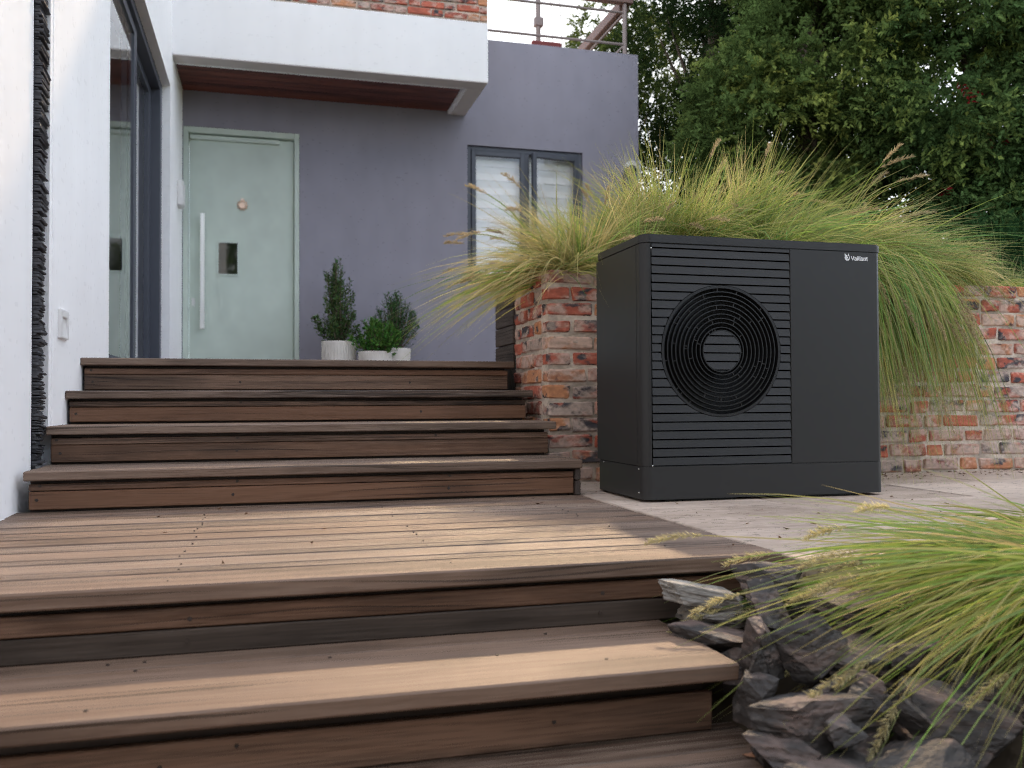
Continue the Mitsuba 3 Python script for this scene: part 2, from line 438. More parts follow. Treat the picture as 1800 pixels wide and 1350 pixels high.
deck = thing('timber_deck', 'wide weathered timber deck at the foot of the upper steps', 'deck')
edges = [2.187, 2.263, 2.382, 2.451, 2.585, 2.72, 2.85, 2.984, 3.125, 3.26, 3.40, 3.565]
board('nosing', 'wood_deck', deck, -0.87, XR, 2.027, 2.184, -0.036, 0.001, 0, 0.004, 0.001, rng)
for a, b in zip(edges[:-1], edges[1:]):
    board('plank', 'wood_deck', deck, -0.87, XR - rng.uniform(0, 0.004), a + rng.uniform(0.003, 0.006), b - 0.003, -0.034, rng.uniform(-0.003, 0.001), 0, 0.005, 0.0014, rng)
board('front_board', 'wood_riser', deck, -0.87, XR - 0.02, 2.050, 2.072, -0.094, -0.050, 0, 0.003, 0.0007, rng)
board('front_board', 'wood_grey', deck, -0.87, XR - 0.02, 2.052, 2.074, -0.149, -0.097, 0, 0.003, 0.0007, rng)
ply_box('joist_frame', 'wood_dark', deck, -0.87, XR - 0.03, 2.078, 3.56, -0.62, -0.040)
ply_box('end_board', 'wood_dark', deck, XR - 0.022, XR - 0.002, 2.04, 2.9, -0.15, -0.040, 0.003)
nm = []
for xs in (-0.20, 0.42, 1.02):
    for a, b in zip([2.027] + edges[:-1], edges):
        for yy_ in ((a + b) / 2 - 0.022, (a + b) / 2 + 0.022) if b - a > 0.1 else ((a + b) / 2,):
            if rng.random() < 0.5:
                c_ = trimesh.creation.cylinder(0.0024, 0.004, sections=8)
                c_.apply_translation((xs + rng.uniform(-0.008, 0.008), yy_, 0.0003))
                nm.append(c_)
tag(add('nail', cat(nm), 'nail', deck), kind='stuff')
for xs in (-0.16, 0.78):
    for zz in (-0.075, -0.123):
        screws(deck, xs + rng.uniform(-0.01, 0.01), 2.0500, zz, r=0.005)

low = thing('timber_step', 'broad lower timber step below the deck, half in sun', 'step')
board('tread', 'wood_deck', low, -0.95, 0.930, 1.668, 1.968, -0.184, -0.150, 0, 0.004, 0.001, rng)
board('tread', 'wood_deck', low, -0.95, 0.930, 1.972, 2.07, -0.184, -0.1505, 0, 0.004, 0.001, rng)
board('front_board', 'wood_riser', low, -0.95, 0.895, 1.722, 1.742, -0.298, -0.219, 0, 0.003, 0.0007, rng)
ply_box('carcass', 'wood_dark', low, -0.95, 0.885, 1.748, 2.06, -0.62, -0.188)
for xs, zz in ((-0.05, -0.165), (0.55, -0.25), (-0.18, -0.26)):
    screws(low, xs, 1.7215, zz if zz < -0.2 else -0.235, r=0.004)
nm = []
for xs, ys in ((-0.31, 2.01), (-0.24, 2.012), (-0.25, 1.95), (0.47, 1.86), (0.13, 1.94), (0.62, 2.0), (-0.3, 1.72), (0.68, 1.77)):
    c_ = trimesh.creation.cylinder(0.0035, 0.003, sections=8)
    c_.apply_translation((xs, ys, -0.1492))
    nm.append(c_)
tag(add('nail', cat(nm), 'nail', low), kind='stuff')
base = thing('base_deck', 'lowest timber boards at the bottom of the steps', 'deck')
yb = 1.76
while yb > -1.6:
    board('plank', 'wood_deck', base, -0.95, 0.96, yb - 0.137, yb, -0.335, -0.300 + rng.uniform(-0.001, 0.001), 0, 0.003, 0.001, rng)
    yb -= 0.140
ply_box('joist_frame', 'wood_dark', base, -0.95, 0.94, -1.6, 1.74, -0.62, -0.34)

# ------------------------------------------------------------------ house
H = thing('house', 'modern house with white and grey plaster walls and an overhanging white balcony', 'house')
FY, BY, FT = 9.70, 8.64, 4.415          # facade, balcony front, grey wall top


def wall_x(name, bsdf, x0, x1, y0, y1, z0, z1, holes=()):
    """A wall in the y-z plane with rectangular openings (y0, y1, z0, z1)."""
    poly = sbox(y0, z0, y1, z1)
    for h in holes:
        poly = poly.difference(sbox(h[0], h[2], h[1], h[3]))
    m = trimesh.creation.extrude_polygon(poly, x1 - x0, engine='earcut')
    m.vertices = np.stack([x0 + m.vertices[:, 2], m.vertices[:, 0], m.vertices[:, 1]], 1)
    return add(name, m, bsdf, H)


def wall_y(name, bsdf, x0, x1, y0, y1, z0, z1, holes=()):
    poly = sbox(x0, z0, x1, z1)
    for h in holes:
        poly = poly.difference(sbox(h[0], h[2], h[1], h[3]))
    m = trimesh.creation.extrude_polygon(poly, y1 - y0, engine='earcut')
    m.vertices = np.stack([m.vertices[:, 0], y1 - m.vertices[:, 2], m.vertices[:, 1]], 1)
    return add(name, m, bsdf, H)


OP = (5.297, 8.50, 0.600, 3.207)
wall_x('side_wall', 'white_plaster', -1.10, XL, 3.95, FY, 0.0, 5.4, (OP,))
ply_box('near_wall', 'white_plaster', H, -1.60, -0.850, -1.5, 3.772, -0.40, 5.4, 0.012)
ply_box('back_wall', 'room_wall', H, -5.2, -5.0, -1.5, FY, 0.0, 5.4)
ply_box('roof_slab', 'white_plaster', H, -5.2, XL - 0.01, -1.5, FY, 5.405, 5.6)
ply_box('room_floor', 'wood_riser', H, -5.0, -1.11, 4.0, FY, 0.45, 0.595)
ply_box('room_ceiling', 'room_wall', H, -5.0, -1.11, 4.0, FY, 3.30, 3.40)
ply_box('room_far_wall', 'room_wall', H, -5.0, -1.101, FY - 0.12, FY - 0.001, 0.0, 5.4)
ply_box('room_end_wall', 'room_wall', H, -5.0, -1.62, -1.4, 3.9, 0.0, 5.4)
wall_y('grey_wall', 'grey_plaster', XL, 4.163, FY, FY + 0.30, 0.0, FT, ((-0.815, 0.338, 0.5, 3.212), (2.135, 3.477, 1.70, 3.226)))
ply_box('grey_side_wall', 'grey_plaster', H, 3.86, 4.160, FY + 0.305, 15.0, 0.0, FT - 0.004)
ply_box('roof_deck', 'soffit_frame', H, XL, 3.855, FY + 0.305, 15.0, 3.9, 4.1)
ply_box('hall_back_wall', 'room_wall', H, XL, 3.85, 12.2, 12.3, 0.0, 3.89)
ply_box('upper_storey', 'white_plaster', H, -5.2, 1.25, 9.35, 15.0, 4.46, 6.35)  # unseen upper mass, shaped to keep the sun off the left wall

# balcony: white front with brick above, plastered rim below and timber soffit set in it
BR, BB, BW = 2.115, 3.545, 4.135
ply_box('balcony_front', 'white_plaster', H, XL, BR, BY, BY + 0.26, BB, BW, 0.006)
ply_box('balcony_side', 'white_plaster', H, BR - 0.20, BR - 0.002, BY + 0.262, FY - 0.004, BB, BW)
ply_box('balcony_floor', 'white_plaster', H, XL, BR - 0.205, BY + 0.262, FY - 0.004, 3.72, 4.05)
ply_box('soffit_rim', 'soffit_frame', H, XL + 0.002, BR - 0.005, BY + 0.004, BY + 0.20, BB - 0.004, BB + 0.004)
ply_box('soffit_rim', 'soffit_frame', H, BR - 0.165, BR - 0.006, BY + 0.204, FY - 0.004, BB - 0.0045, BB + 0.004)
ys_ = BY + 0.265
while ys_ < FY - 0.02:
    board('soffit_board', 'wood_soffit', H, XL + 0.003, BR - 0.205, ys_, min(ys_ + 0.098, FY - 0.006), 3.575, 3.60, 0, 0.003)
    ys_ += 0.103
ply_box('brick_backing', 'mortar', H, XL, BR - 0.004, BY + 0.012, BY + 0.24, BW + 0.004, 4.69)
ply_box('brick_backing', 'mortar', H, BR - 0.22, BR - 0.004, BY + 0.245, FY - 0.01, BW + 0.004, 4.69)


def bricks(parent, place, length, z0, z1, seed, course=0.079, proud=0.010, ends=True, name='brick'):
    """Courses of stretchers and headers; place(a, b) turns a run along the wall into (x0, x1, y0, y1)."""
    r = np.random.default_rng(seed)
    z, row = z0, 0
    while z + course * 0.75 < z1:
        x, k = 0.0, row % 2
        first = True
        while x < length - 0.03:
            w = 0.222 if k % 2 == 0 else 0.108
            if first and row % 2 == 1:
                w = 0.108
            if r.random() < 0.12:
                w *= r.uniform(0.8, 1.05)
            first = False
            b = min(x + w, length)
            pr = proud + r.uniform(-0.004, 0.004)
            x0, x1, y0, y1 = place(x + 0.0 if x == 0 else x, b, pr)
            j = r.uniform(-0.004, 0.004)
            v, f = chamfer(x0, x1, y0, y1, z + j, z + course - 0.018 + j + r.uniform(-0.003, 0.003), 0.006, 0.0042, r)
            add(name, (v, f), 'brick', parent, uv=board_uv(v, 0))
            x = b + 0.014 + r.uniform(-0.003, 0.004)
            k += 1
        z += course
        row += 1


bricks(H, lambda a, b, pr: (XL + a, XL + b, BY + 0.006 - pr, BY + 0.05), BR - XL - 0.004, BW + 0.018, 4.70, 5)

# black stacked slate in the gap between the white walls
r = np.random.default_rng(8)
z = 0.15
ply_box('slate_backing', 'black_slate', H, -1.55, -0.875, 3.776, 3.945, 0.0, 5.3)
while z < 2.35:
    t_ = r.uniform(0.006, 0.014)
    e_ = 3.862 + 0.012 * math.sin(z * 5) + 0.012 * math.sin(z * 23) + r.uniform(-0.008, 0.009) + 0.03 * min(1, max(0, z - 0.6))
    x1 = -0.828 + r.uniform(-0.010, 0.008)
    v, f = chamfer(-0.90, x1, 3.776, e_, 0, t_ - 0.0015, 0.002, 0.0022, r)
    tl = r.uniform(0.02, 0.12)
    v = v.copy()
    v[:, 2] += z + (v[:, 1] - 3.8) * -tl
    add('slate', (v, f), 'black_slate', H)
    z += t_
ply_box('slate_margin', 'white_plaster', H, -1.10, -0.8225, 3.905, 3.9495, 0.29, 5.4)

# sliding door in the white side wall
GX = -0.905
sl = numbered(H + '__sliding_door')
y0, y1, z0, z1 = OP


def sub(name, bsdf, *b, c=0.0, parent=None):
    return add(name, chamfer(*b, c) if c else bare(*b), bsdf, parent)


for b in ((GX - 0.11, GX + 0.015, y0 + 0.002, y1 - 0.002, z1 - 0.075, z1 - 0.002), (GX - 0.11, GX + 0.015, y0 + 0.002, y1 - 0.002, z0 + 0.002, z0 + 0.03),
          (GX - 0.11, GX + 0.015, y1 - 0.12, y1 - 0.003, z0 + 0.031, z1 - 0.076), (GX - 0.11, GX - 0.045, y0 + 0.003, y0 + 0.06, z0 + 0.031, z1 - 0.076)):
    sub('frame', 'frame_metal', *b, c=0.004, parent=sl)
for (a, b, xo) in ((y0 + 0.07, 7.10, 0.0), (6.98, y1 - 0.121, -0.05)):
    xx = GX - 0.012 + xo
    for q in ((xx - 0.042, xx, a, a + 0.10, z0 + 0.032, z1 - 0.077), (xx - 0.042, xx, b - 0.13, b, z0 + 0.032, z1 - 0.077),
              (xx - 0.042, xx, a + 0.101, b - 0.131, z0 + 0.032, z0 + 0.09), (xx - 0.042, xx, a + 0.101, b - 0.131, z1 - 0.15, z1 - 0.077)):
        sub('sash', 'frame_metal', *q, c=0.003, parent=sl)
    v = np.array([[xx - 0.012, a + 0.09, z0 + 0.085], [xx - 0.012, b - 0.12, z0 + 0.085], [xx - 0.012, b - 0.12, z1 - 0.145], [xx - 0.012, a + 0.09, z1 - 0.145]])
    add('pane', (v, np.array([[0, 1, 2], [0, 2, 3]])), 'window_glass', sl)
cx, cf = [], []
yc = np.linspace(8.05, 8.45, 60)
for i, q in enumerate(yc):
    xx = -1.13 + 0.015 * math.sin(q * 60) + 0.006 * math.sin(q * 23)
    cx += [[xx, q, 0.62], [xx, q, 3.2]]
    if i:
        cf += [[2 * i - 2, 2 * i, 2 * i + 1], [2 * i - 2, 2 * i + 1, 2 * i - 1]]
add('curtain', (np.array(cx), np.array(cf)), 'curtain', H, smooth=True)

# front door
D = numbered(H + '__front_door')
dx0, dx1, dz0, dz1 = -0.812, 0.335, 0.600, 3.208
for b in ((dx0, dx0 + 0.050, FY - 0.012, FY + 0.12, dz0, dz1), (dx1 - 0.050, dx1, FY - 0.012, FY + 0.12, dz0, dz1), (dx0 + 0.0505, dx1 - 0.0505, FY - 0.012, FY + 0.12, dz1 - 0.060, dz1)):
    sub('frame', 'door_paint', *b, c=0.004, parent=D)
sub('leaf', 'door_paint', dx0 + 0.056, dx1 - 0.056, FY + 0.050, FY + 0.105, dz0 + 0.01, dz1 - 0.068, c=0.004, parent=D)
sub('closer_rail', 'door_paint', dx0 + 0.065, 0.135, FY + 0.012, FY + 0.048, dz1 - 0.118, dz1 - 0.075, c=0.003, parent=D)
sub('pull_handle', 'bare_steel', -0.645, -0.600, FY - 0.045, FY - 0.005, 1.145, 2.322, c=0.003, parent=D)
for zz in (1.30, 2.16):
    sub('handle_post', 'bare_steel', -0.632, -0.612, FY - 0.006, FY + 0.051, zz, zz + 0.02, parent=D)
vx0, vx1, vz0, vz1 = -0.470, -0.285, 1.722, 2.042
for b in ((vx0 - 0.018, vx0, FY + 0.040, FY + 0.052, vz0 - 0.018, vz1 + 0.018), (vx1, vx1 + 0.018, FY + 0.040, FY + 0.052, vz0 - 0.018, vz1 + 0.018),
          (vx0 + 0.0005, vx1 - 0.0005, FY + 0.040, FY + 0.052, vz0 - 0.018, vz0), (vx0 + 0.0005, vx1 - 0.0005, FY + 0.040, FY + 0.052, vz1, vz1 + 0.018)):
    sub('viewer_frame', 'door_paint', *b, parent=D)
scene['viewer_glass'] = {'type': 'principled', 'base_color': rgb(0.01, 0.012, 0.008), 'roughness': 0.03, 'specular': 0.9}
sub('viewer_pane', 'viewer_glass', vx0, vx1, FY + 0.0465, FY + 0.0495, vz0, vz1, parent=D)
lk = [trimesh.creation.cylinder(0.045, 0.014, sections=28), trimesh.creation.cylinder(0.017, 0.02, sections=18)]
lk[1].apply_translation((0, 0.055, 0))
lk.append(trimesh.creation.torus(0.036, 0.008, 24, 8))
lk[2].apply_translation((0, 0, 0.01))
for a in range(10):
    s_ = trimesh.creation.icosphere(1, 0.009)
    s_.apply_translation((0.05 * math.cos(a * PI / 5), 0.05 * math.sin(a * PI / 5), 0.004))
    lk.append(s_)
kn = cat(lk)
kn.apply_transform(trimesh.transformations.rotation_matrix(PI / 2, (1, 0, 0)))
kn.apply_translation((-0.236, FY + 0.043, 2.44))
add('knocker', kn, 'brass', D, smooth=40)
sub('key_plate', 'white_plastic', -0.732, -0.700, FY + 0.044, FY + 0.0495, 1.385, 1.465, c=0.003, parent=D)

# window with two sashes and zebra blinds
W = numbered(H + '__window')
wx0, wx1, wz0, wz1 = 2.137, 3.475, 1.702, 3.224
for b in ((wx0, wx0 + 0.045, FY + 0.03, FY + 0.12, wz0, wz1), (wx1 - 0.045, wx1, FY + 0.03, FY + 0.12, wz0, wz1), (wx0 + 0.0455, wx1 - 0.0455, FY + 0.03, FY + 0.12, wz1 - 0.05, wz1),
          (wx0 + 0.0455, wx1 - 0.0455, FY + 0.03, FY + 0.12, wz0, wz0 + 0.05), (2.795, 2.85, FY + 0.03, FY + 0.12, wz0 + 0.0505, wz1 - 0.0505)):
    sub('frame', 'frame_metal', *b, c=0.004, parent=W)


def sash(x0, x1, swing):
    z0, z1 = wz0 + 0.053, wz1 - 0.053
    parts = [(0, 0.05, z0, z1), (x1 - x0 - 0.05, x1 - x0, z0, z1), (0.0503, x1 - x0 - 0.0503, z1 - 0.05, z1), (0.0503, x1 - x0 - 0.0503, z0, z0 + 0.05)]
    M = trimesh.transformations.rotation_matrix(swing, (0, 0, 1))
    M[:3, 3] = (x1, FY + 0.04, 0)
    for a, b, c, d in parts:
        v, f = chamfer(a - (x1 - x0), b - (x1 - x0), -0.03, 0.02, c, d, 0.004)
        add('sash', (trimesh.transform_points(v, M), f), 'frame_metal', W)
    w = x1 - x0
    v = np.array([[-w + 0.045, -0.005, z0 + 0.045], [-0.045, -0.005, z0 + 0.045], [-0.045, -0.005, z1 - 0.045], [-w + 0.045, -0.005, z1 - 0.045]])
    add('pane', (trimesh.transform_points(v, M), np.array([[0, 1, 2], [0, 2, 3]])), 'window_glass', W)


sash(wx0 + 0.047, 2.793, 0.0)
sash(2.852, wx1 - 0.047, math.radians(9))
zz, i = wz0 + 0.004, 0
while zz < wz1 - 0.08:
    b = sub('blind_strip', 'blind_cloth' if i % 2 else 'blind_sheer', wx0 + 0.003, wx1 - 0.003, FY + 0.135 - 0.006 * (i % 2), FY + 0.141 - 0.006 * (i % 2), zz, zz + 0.075, parent=W)
    zz += 0.078
    i += 1

# ------------------------------------------------------------------ things on the walls and the roof
t = thing('wall_light', 'white recessed step light set in the white side wall above the timber steps', 'wall light')
a0, a1, c0, c1 = 4.050, 4.205, 0.655, 0.775
xx = XL
for b in ((xx - 0.002, xx + 0.014, a0, a0 + 0.030, c0, c1), (xx - 0.002, xx + 0.014, a1 - 0.022, a1, c0, c1), (xx - 0.002, xx + 0.014, a0 + 0.0303, a1 - 0.0223, c1 - 0.03, c1), (xx - 0.002, xx + 0.014, a0 + 0.0303, a1 - 0.0223, c0, c0 + 0.014)):
    add('frame', chamfer(*b, 0.003), 'white_plastic', t)
vv = np.array([[xx + 0.010, a0 + 0.03, c0 + 0.014], [xx + 0.010, a1 - 0.022, c0 + 0.014], [xx + 0.0012, a1 - 0.022, c1 - 0.03], [xx + 0.0012, a0 + 0.03, c1 - 0.03]])
add('reflector', (vv, np.array([[0, 1, 2], [0, 2, 3]])), 'white_plastic', t)
t = thing('intercom', 'small white intercom box on the white wall beside the front door', 'intercom')
add('housing', chamfer(XL, XL + 0.055, 9.13, 9.33, 2.28, 2.53, 0.012), 'white_plastic', t)
add('panel', chamfer(XL + 0.0555, XL + 0.06, 9.15, 9.31, 2.30, 2.51, 0.002), 'white_plastic', t)
t = thing('security_camera', 'small dark dome security camera near the right end of the grey wall', 'camera')
m = trimesh.creation.icosphere(3, 0.06)
m.apply_translation((4.04, FY - 0.07, 3.05))
add('lens_dome', m, 'frame_metal', t, smooth=True)
m = trimesh.creation.cylinder(0.055, 0.10, sections=24)
m.apply_transform(trimesh.transformations.rotation_matrix(PI / 2, (1, 0, 0)))
m.apply_translation((4.04, FY - 0.05, 3.10))
add('mount', m, 'white_plastic', t, smooth=40)
add('cable', tube([[4.0, FY - 0.02, 3.08], [3.96, FY - 0.03, 2.98], [3.97, FY - 0.025, 2.86], [4.0, FY - 0.02, 2.75]], 0.012), 'frame_metal', t, smooth=True)
t = thing('junction_box', 'white box on the corner of the grey wall beside the tree', 'box')
add('box', chamfer(4.163, 4.21, FY + 0.03, FY + 0.16, 2.99, 3.2, 0.008), 'white_plastic', t)

R = thing('roof_railing', 'thin steel railing along the flat roof of the grey wing', 'railing')
RY = FY + 0.15
for zz in (4.585, 4.963):
    add('rail', tube([[2.2, RY, zz], [4.06, RY, zz]], 0.016), 'rail_steel', R, smooth=True)
for xx in (4.065, 2.23):
    add('post', tube([[xx, RY, 4.41], [xx, RY, 5.06]], 0.026, 10), 'rail_steel', R, smooth=40)
for zz in (4.585, 4.963):
    add('rail', tube([[4.065, RY, zz], [4.065, 13.0, zz]], 0.013), 'rail_steel', R, smooth=True)
P_ = thing('pergola', 'dark timber pergola frame above the roof terrace', 'pergola')
add('front_beam', chamfer(2.3, 4.16, RY - 0.04, RY + 0.05, 5.068, 5.15, 0.004), 'rail_wood', P_)
add('side_beam', chamfer(4.02, 4.14, RY + 0.055, 13.6, 5.01, 5.13, 0.004), 'rail_wood', P_)
add('far_beam', chamfer(2.3, 4.13, 13.62, 13.72, 5.01, 5.13, 0.004), 'rail_wood', P_)
for xx in (4.08, 2.36):
    add('post', chamfer(xx - 0.04, xx + 0.04, 13.63, 13.71, 4.1, 5.0, 0.004), 'rail_wood', P_)
t = thing('mast', 'slim pale mast with thin cables on the roof terrace', 'mast')
add('pole', tube([[3.20, 10.5, 4.1], [3.20, 10.5, 5.9]], 0.03, 10), 'rail_steel', t, smooth=40)
add('clamp', chamfer(3.15, 3.26, 10.46, 10.55, 4.97, 5.08, 0.01), 'rail_steel', t)
for dx in (0.20, 0.34):
    add('cable', tube([[3.20 + dx, 10.5, 4.1], [3.20 + dx * 0.75, 10.5, 5.8]], 0.006, 5), 'rail_steel', t)
t = thing('terrace_chair', 'dark red chair on the roof terrace just above the parapet', 'chair')
add('backrest', chamfer(3.05, 3.42, 10.25, 10.31, 4.3, 4.70, 0.03), 'cushion', t)
add('seat', chamfer(3.03, 3.44, 10.315, 10.75, 4.34, 4.42, 0.02), 'cushion', t)
for xx, yy_ in ((3.05, 10.28), (3.42, 10.28), (3.05, 10.7), (3.42, 10.7)):
    add('leg', chamfer(xx - 0.02, xx + 0.02, yy_ - 0.02, yy_ + 0.02, 4.1, 4.338, 0.003), 'rail_wood', t)

# ------------------------------------------------------------------ brick planter wall and dark timber screen
PW = thing('brick_wall', 'retaining wall of reclaimed red brick with thick mortar holding the raised grass bed', 'wall')
WX, WY, WT = 1.300, 4.130, 1.02
add('mortar_core', cat([bare(WX + 0.003, 6.6, WY + 0.004, WY + 0.22, -0.02, WT - 0.012), bare(WX + 0.003, WX + 0.22, WY + 0.225, 4.72, -0.02, WT - 0.012)]), 'mortar', PW)
bricks(PW, lambda a, b, pr: (WX + a, WX + b, WY + 0.004 - pr, WY + 0.10), 4.0, 0.008, WT, 21)
bricks(PW, lambda a, b, pr: (WX + 0.004 - pr, WX + 0.07, WY + 0.115 + a, WY + 0.115 + b), 0.478, 0.008, WT, 22)
SC = thing('timber_screen', 'dark stained board screen at the end of the brick wall by the landing', 'screen')
for i in range(4):
    board('board', 'wood_dark', SC, WX - 0.012, WX + 0.02, 4.725, 5.11, 0.60 + i * 0.103, 0.60 + i * 0.103 + 0.099, 1, 0.003, 0.001, rng)
ply_box('backing', 'wood_dark', SC, WX + 0.024, WX + 0.06, 4.725, 5.11, 0.3, 1.0)


def bed_mesh():
    xs, ys = np.linspace(WX + 0.15, 16, 90), np.linspace(WY + 0.15, 17, 80)
    X, Y = np.meshgrid(xs, ys)
    z = 0.955 + 0.05 * meshkit.fbm(np.stack([X * 2, Y * 2, X * 0], -1), 3, 3) + 0.12 * np.clip((Y - 5) / 3, 0, 1) * np.clip((X - 2.5), 0, 1)
    z = np.where((X < 4.3) & (Y > 5.3), 0.45, z)
    v = np.stack([X, Y, z], -1).reshape(-1, 3)
    n, m = X.shape
    i = np.arange(n * m).reshape(n, m)
    f = np.concatenate([np.stack([i[:-1, :-1], i[:-1, 1:], i[1:, 1:]], -1).reshape(-1, 3), np.stack([i[:-1, :-1], i[1:, 1:], i[1:, :-1]], -1).reshape(-1, 3)])
    return v, f


tag(add('planting_bed', bed_mesh(), 'soil', smooth=True), 'raised planting bed behind the brick wall', kind='structure')

# ------------------------------------------------------------------ heat pump
HP = thing('heat_pump', 'dark grey outdoor heat pump with louvred front and round fan grille on the paving', 'heat pump')
PX, PY, PWd, PD, PH = 1.385, 3.197, 1.064, 0.500, 1.030


def rounded(x0, x1, y0, y1, r):
    return sbox(x0 + r, y0 + r, x1 - r, y1 - r).buffer(r, quad_segs=8)


def prism(poly, z0, z1, smooth=30):
    m = trimesh.creation.extrude_polygon(poly, z1 - z0, engine='earcut')
    m.apply_translation((PX, PY, z0))
    return m


def front(poly, y0, y1):
    """A polygon in the pump's front plane (x, z), extruded from y0 to y1 behind it."""
    m = trimesh.creation.extrude_polygon(poly, y1 - y0, engine='earcut')
    m.vertices = np.stack([PX + m.vertices[:, 0], PY + y1 - m.vertices[:, 2], m.vertices[:, 1]], 1)
    return m


body = rounded(0, PWd, 0, PD, 0.036)
FC, RO, RI = (0.333, 0.580), 0.256, 0.079
add('plinth', prism(rounded(-0.001, PWd + 0.001, -0.001, PD + 0.001, 0.037), 0.010, 0.1345), 'pump_paint', HP, smooth=35)
for a_, b_ in ((0.10, 0.40), (0.66, 0.96)):
    add('foot', prism(sbox(a_, 0.03, b_, PD - 0.03), 0.0, 0.0095), 'pump_black', HP)
casing = body.difference(sbox(0.0335, -0.01, 0.6355, 0.09))
add('casing', prism(casing, 0.1375, 0.991), 'pump_paint', HP, smooth=35)
add('seam_band', prism(rounded(0.003, PWd - 0.003, 0.003, PD - 0.003, 0.033), 0.1346, 0.1374), 'pump_black', HP)
cov = prism(rounded(-0.003, PWd + 0.003, -0.003, PD + 0.003, 0.039), 0.994, 1.022)
add('top_cover', cov, 'pump_paint', HP, smooth=35)
add('top_lid', prism(rounded(0.003, PWd - 0.003, 0.003, PD - 0.003, 0.033), 1.0221, 1.026), 'pump_paint', HP, smooth=35)
add('cover_seam', prism(rounded(0.003, PWd - 0.003, 0.003, PD - 0.003, 0.033), 0.9911, 0.9939), 'pump_black', HP)
add('front_panel', front(sbox(0.6365, 0.1405, 1.036, 0.988), -0.0012, 0.02), 'pump_paint', HP)
add('side_panel', prism(sbox(-0.0012, 0.062, 0.02, PD - 0.004), 0.1405, 0.988), 'pump_paint', HP)
add('cavity', front(sbox(0.034, 0.139, 0.635, 0.9905), 0.0885, 0.0895), 'pump_black', HP)
pitch, z, n_s = 0.03345, 0.1405, 0
grille = HP + '__grille'
circ, hub = Point(FC).buffer(RO + 0.002, quad_segs=48), Point(FC).buffer(RI, quad_segs=24)
while z < 0.985:
    z2 = min(z + pitch - 0.0054, 0.9895)
    rect = sbox(0.0385, z, 0.6335, z2)
    for poly in (rect.difference(circ), rect.intersection(hub)):
        if not poly.is_empty and poly.area > 1e-5:
            for g in getattr(poly, 'geoms', [poly]):
                m = front(g, 0.0, 0.012)
                m.vertices[:, 1] += 0.0050 * (m.vertices[:, 2] - z) / pitch          # each slat leans back at its upper edge
                add('slat', m, 'pump_paint', grille)
    z += pitch
add('frame', front(Point(FC).buffer(RO, quad_segs=48).difference(Point(FC).buffer(RO - 0.010, quad_segs=48)), 0.001, 0.03), 'pump_black', grille)
rr = np.linspace(RO - 0.0225, RI + 0.016, 9)
r = np.random.default_rng(4)
tie = []
for i, q in enumerate(rr):
    th = 0.0034
    ecc = 0.0
    m = front(Point(FC).buffer(q, quad_segs=40).difference(Point(FC).buffer(q - th, quad_segs=40)), 0.002, 0.024)
    add('ring', m, 'pump_ring', grille, smooth=35)
ro2 = [RO - 0.010] + [q - 0.0034 for q in rr]
ri2 = list(rr) + [RI]
for a, b in zip(ro2, ri2):
    for k in range(max(4, int(a * 30))):
        g = 2 * PI * (k + r.uniform(-0.3, 0.3)) / max(4, int(a * 30)) + r.uniform(0, 6)
        c_, s_ = math.cos(g), math.sin(g)
        w = 0.0016
        tie.append(front(Polygon([(FC[0] + b * c_ - w * s_, FC[1] + b * s_ + w * c_), (FC[0] + b * c_ + w * s_, FC[1] + b * s_ - w * c_), (FC[0] + a * c_ + w * s_, FC[1] + a * s_ - w * c_), (FC[0] + a * c_ - w * s_, FC[1] + a * s_ + w * c_)]), 0.005, 0.012))
tag(add('tie', cat(tie), 'pump_paint', grille), kind='stuff')
add('hub_rim', front(Point(FC).buffer(RI + 0.004, quad_segs=32).difference(Point(FC).buffer(RI + 0.0005, quad_segs=32)), 0.001, 0.024), 'pump_ring', grille, smooth=35)
# lettering and emblem
def to_front(m, x, z, y):
    m.vertices = np.stack([PX + x + m.vertices[:, 0], PY + y - m.vertices[:, 2], z + m.vertices[:, 1]], 1)
    return m


tx = meshkit.text_mesh('Vaillant', 0.0165, 0.0012, bold=True)
w_ = tx.bounds[1][0] - tx.bounds[0][0]
tx.vertices[:, 0] *= 0.079 / w_
add('lettering', to_front(tx, 0.915, 0.957, -0.0014), 'silver_print', HP)
egg = Point(0, 0).buffer(0.0118, quad_segs=16).difference(Point(0.0012, 0.0022).buffer(0.0082, quad_segs=12))
ears = unary_union([Polygon([(-0.0105, 0.004), (-0.0118, 0.0165), (-0.0085, 0.0170), (-0.0058, 0.006)]), Polygon([(0.0050, 0.008), (0.0040, 0.0170), (0.0074, 0.0172), (0.0100, 0.004)])])
emb = unary_union([egg, ears, Point(-0.0005, 0.0005).buffer(0.0042), Polygon([(-0.004, 0.0), (-0.0045, 0.0105), (-0.0018, 0.0105), (0.0, 0.002)])])
m = cat([trimesh.creation.extrude_polygon(g, 0.0012, engine='earcut') for g in getattr(emb, 'geoms', [emb])])
add('emblem', to_front(m, 0.898, 0.966, -0.0014), 'silver_print', HP)
for (x, z) in ((0.036, 0.1395), (0.036, 0.972)):
    m = trimesh.creation.icosphere(2, 0.0035)
    m.apply_translation((PX + x, PY + 0.002, z))
    add('screw', m, 'steel', HP, smooth=True)
for (y, z) in ((0.045, 0.125), (0.045, 0.035), (0.42, 0.13)):
    m = trimesh.creation.icosphere(1, 0.003)
    m.apply_translation((PX - 0.002, PY + y, z))
    add('screw', m, 'steel', HP, smooth=True)

# ------------------------------------------------------------------ potted plants on the landing


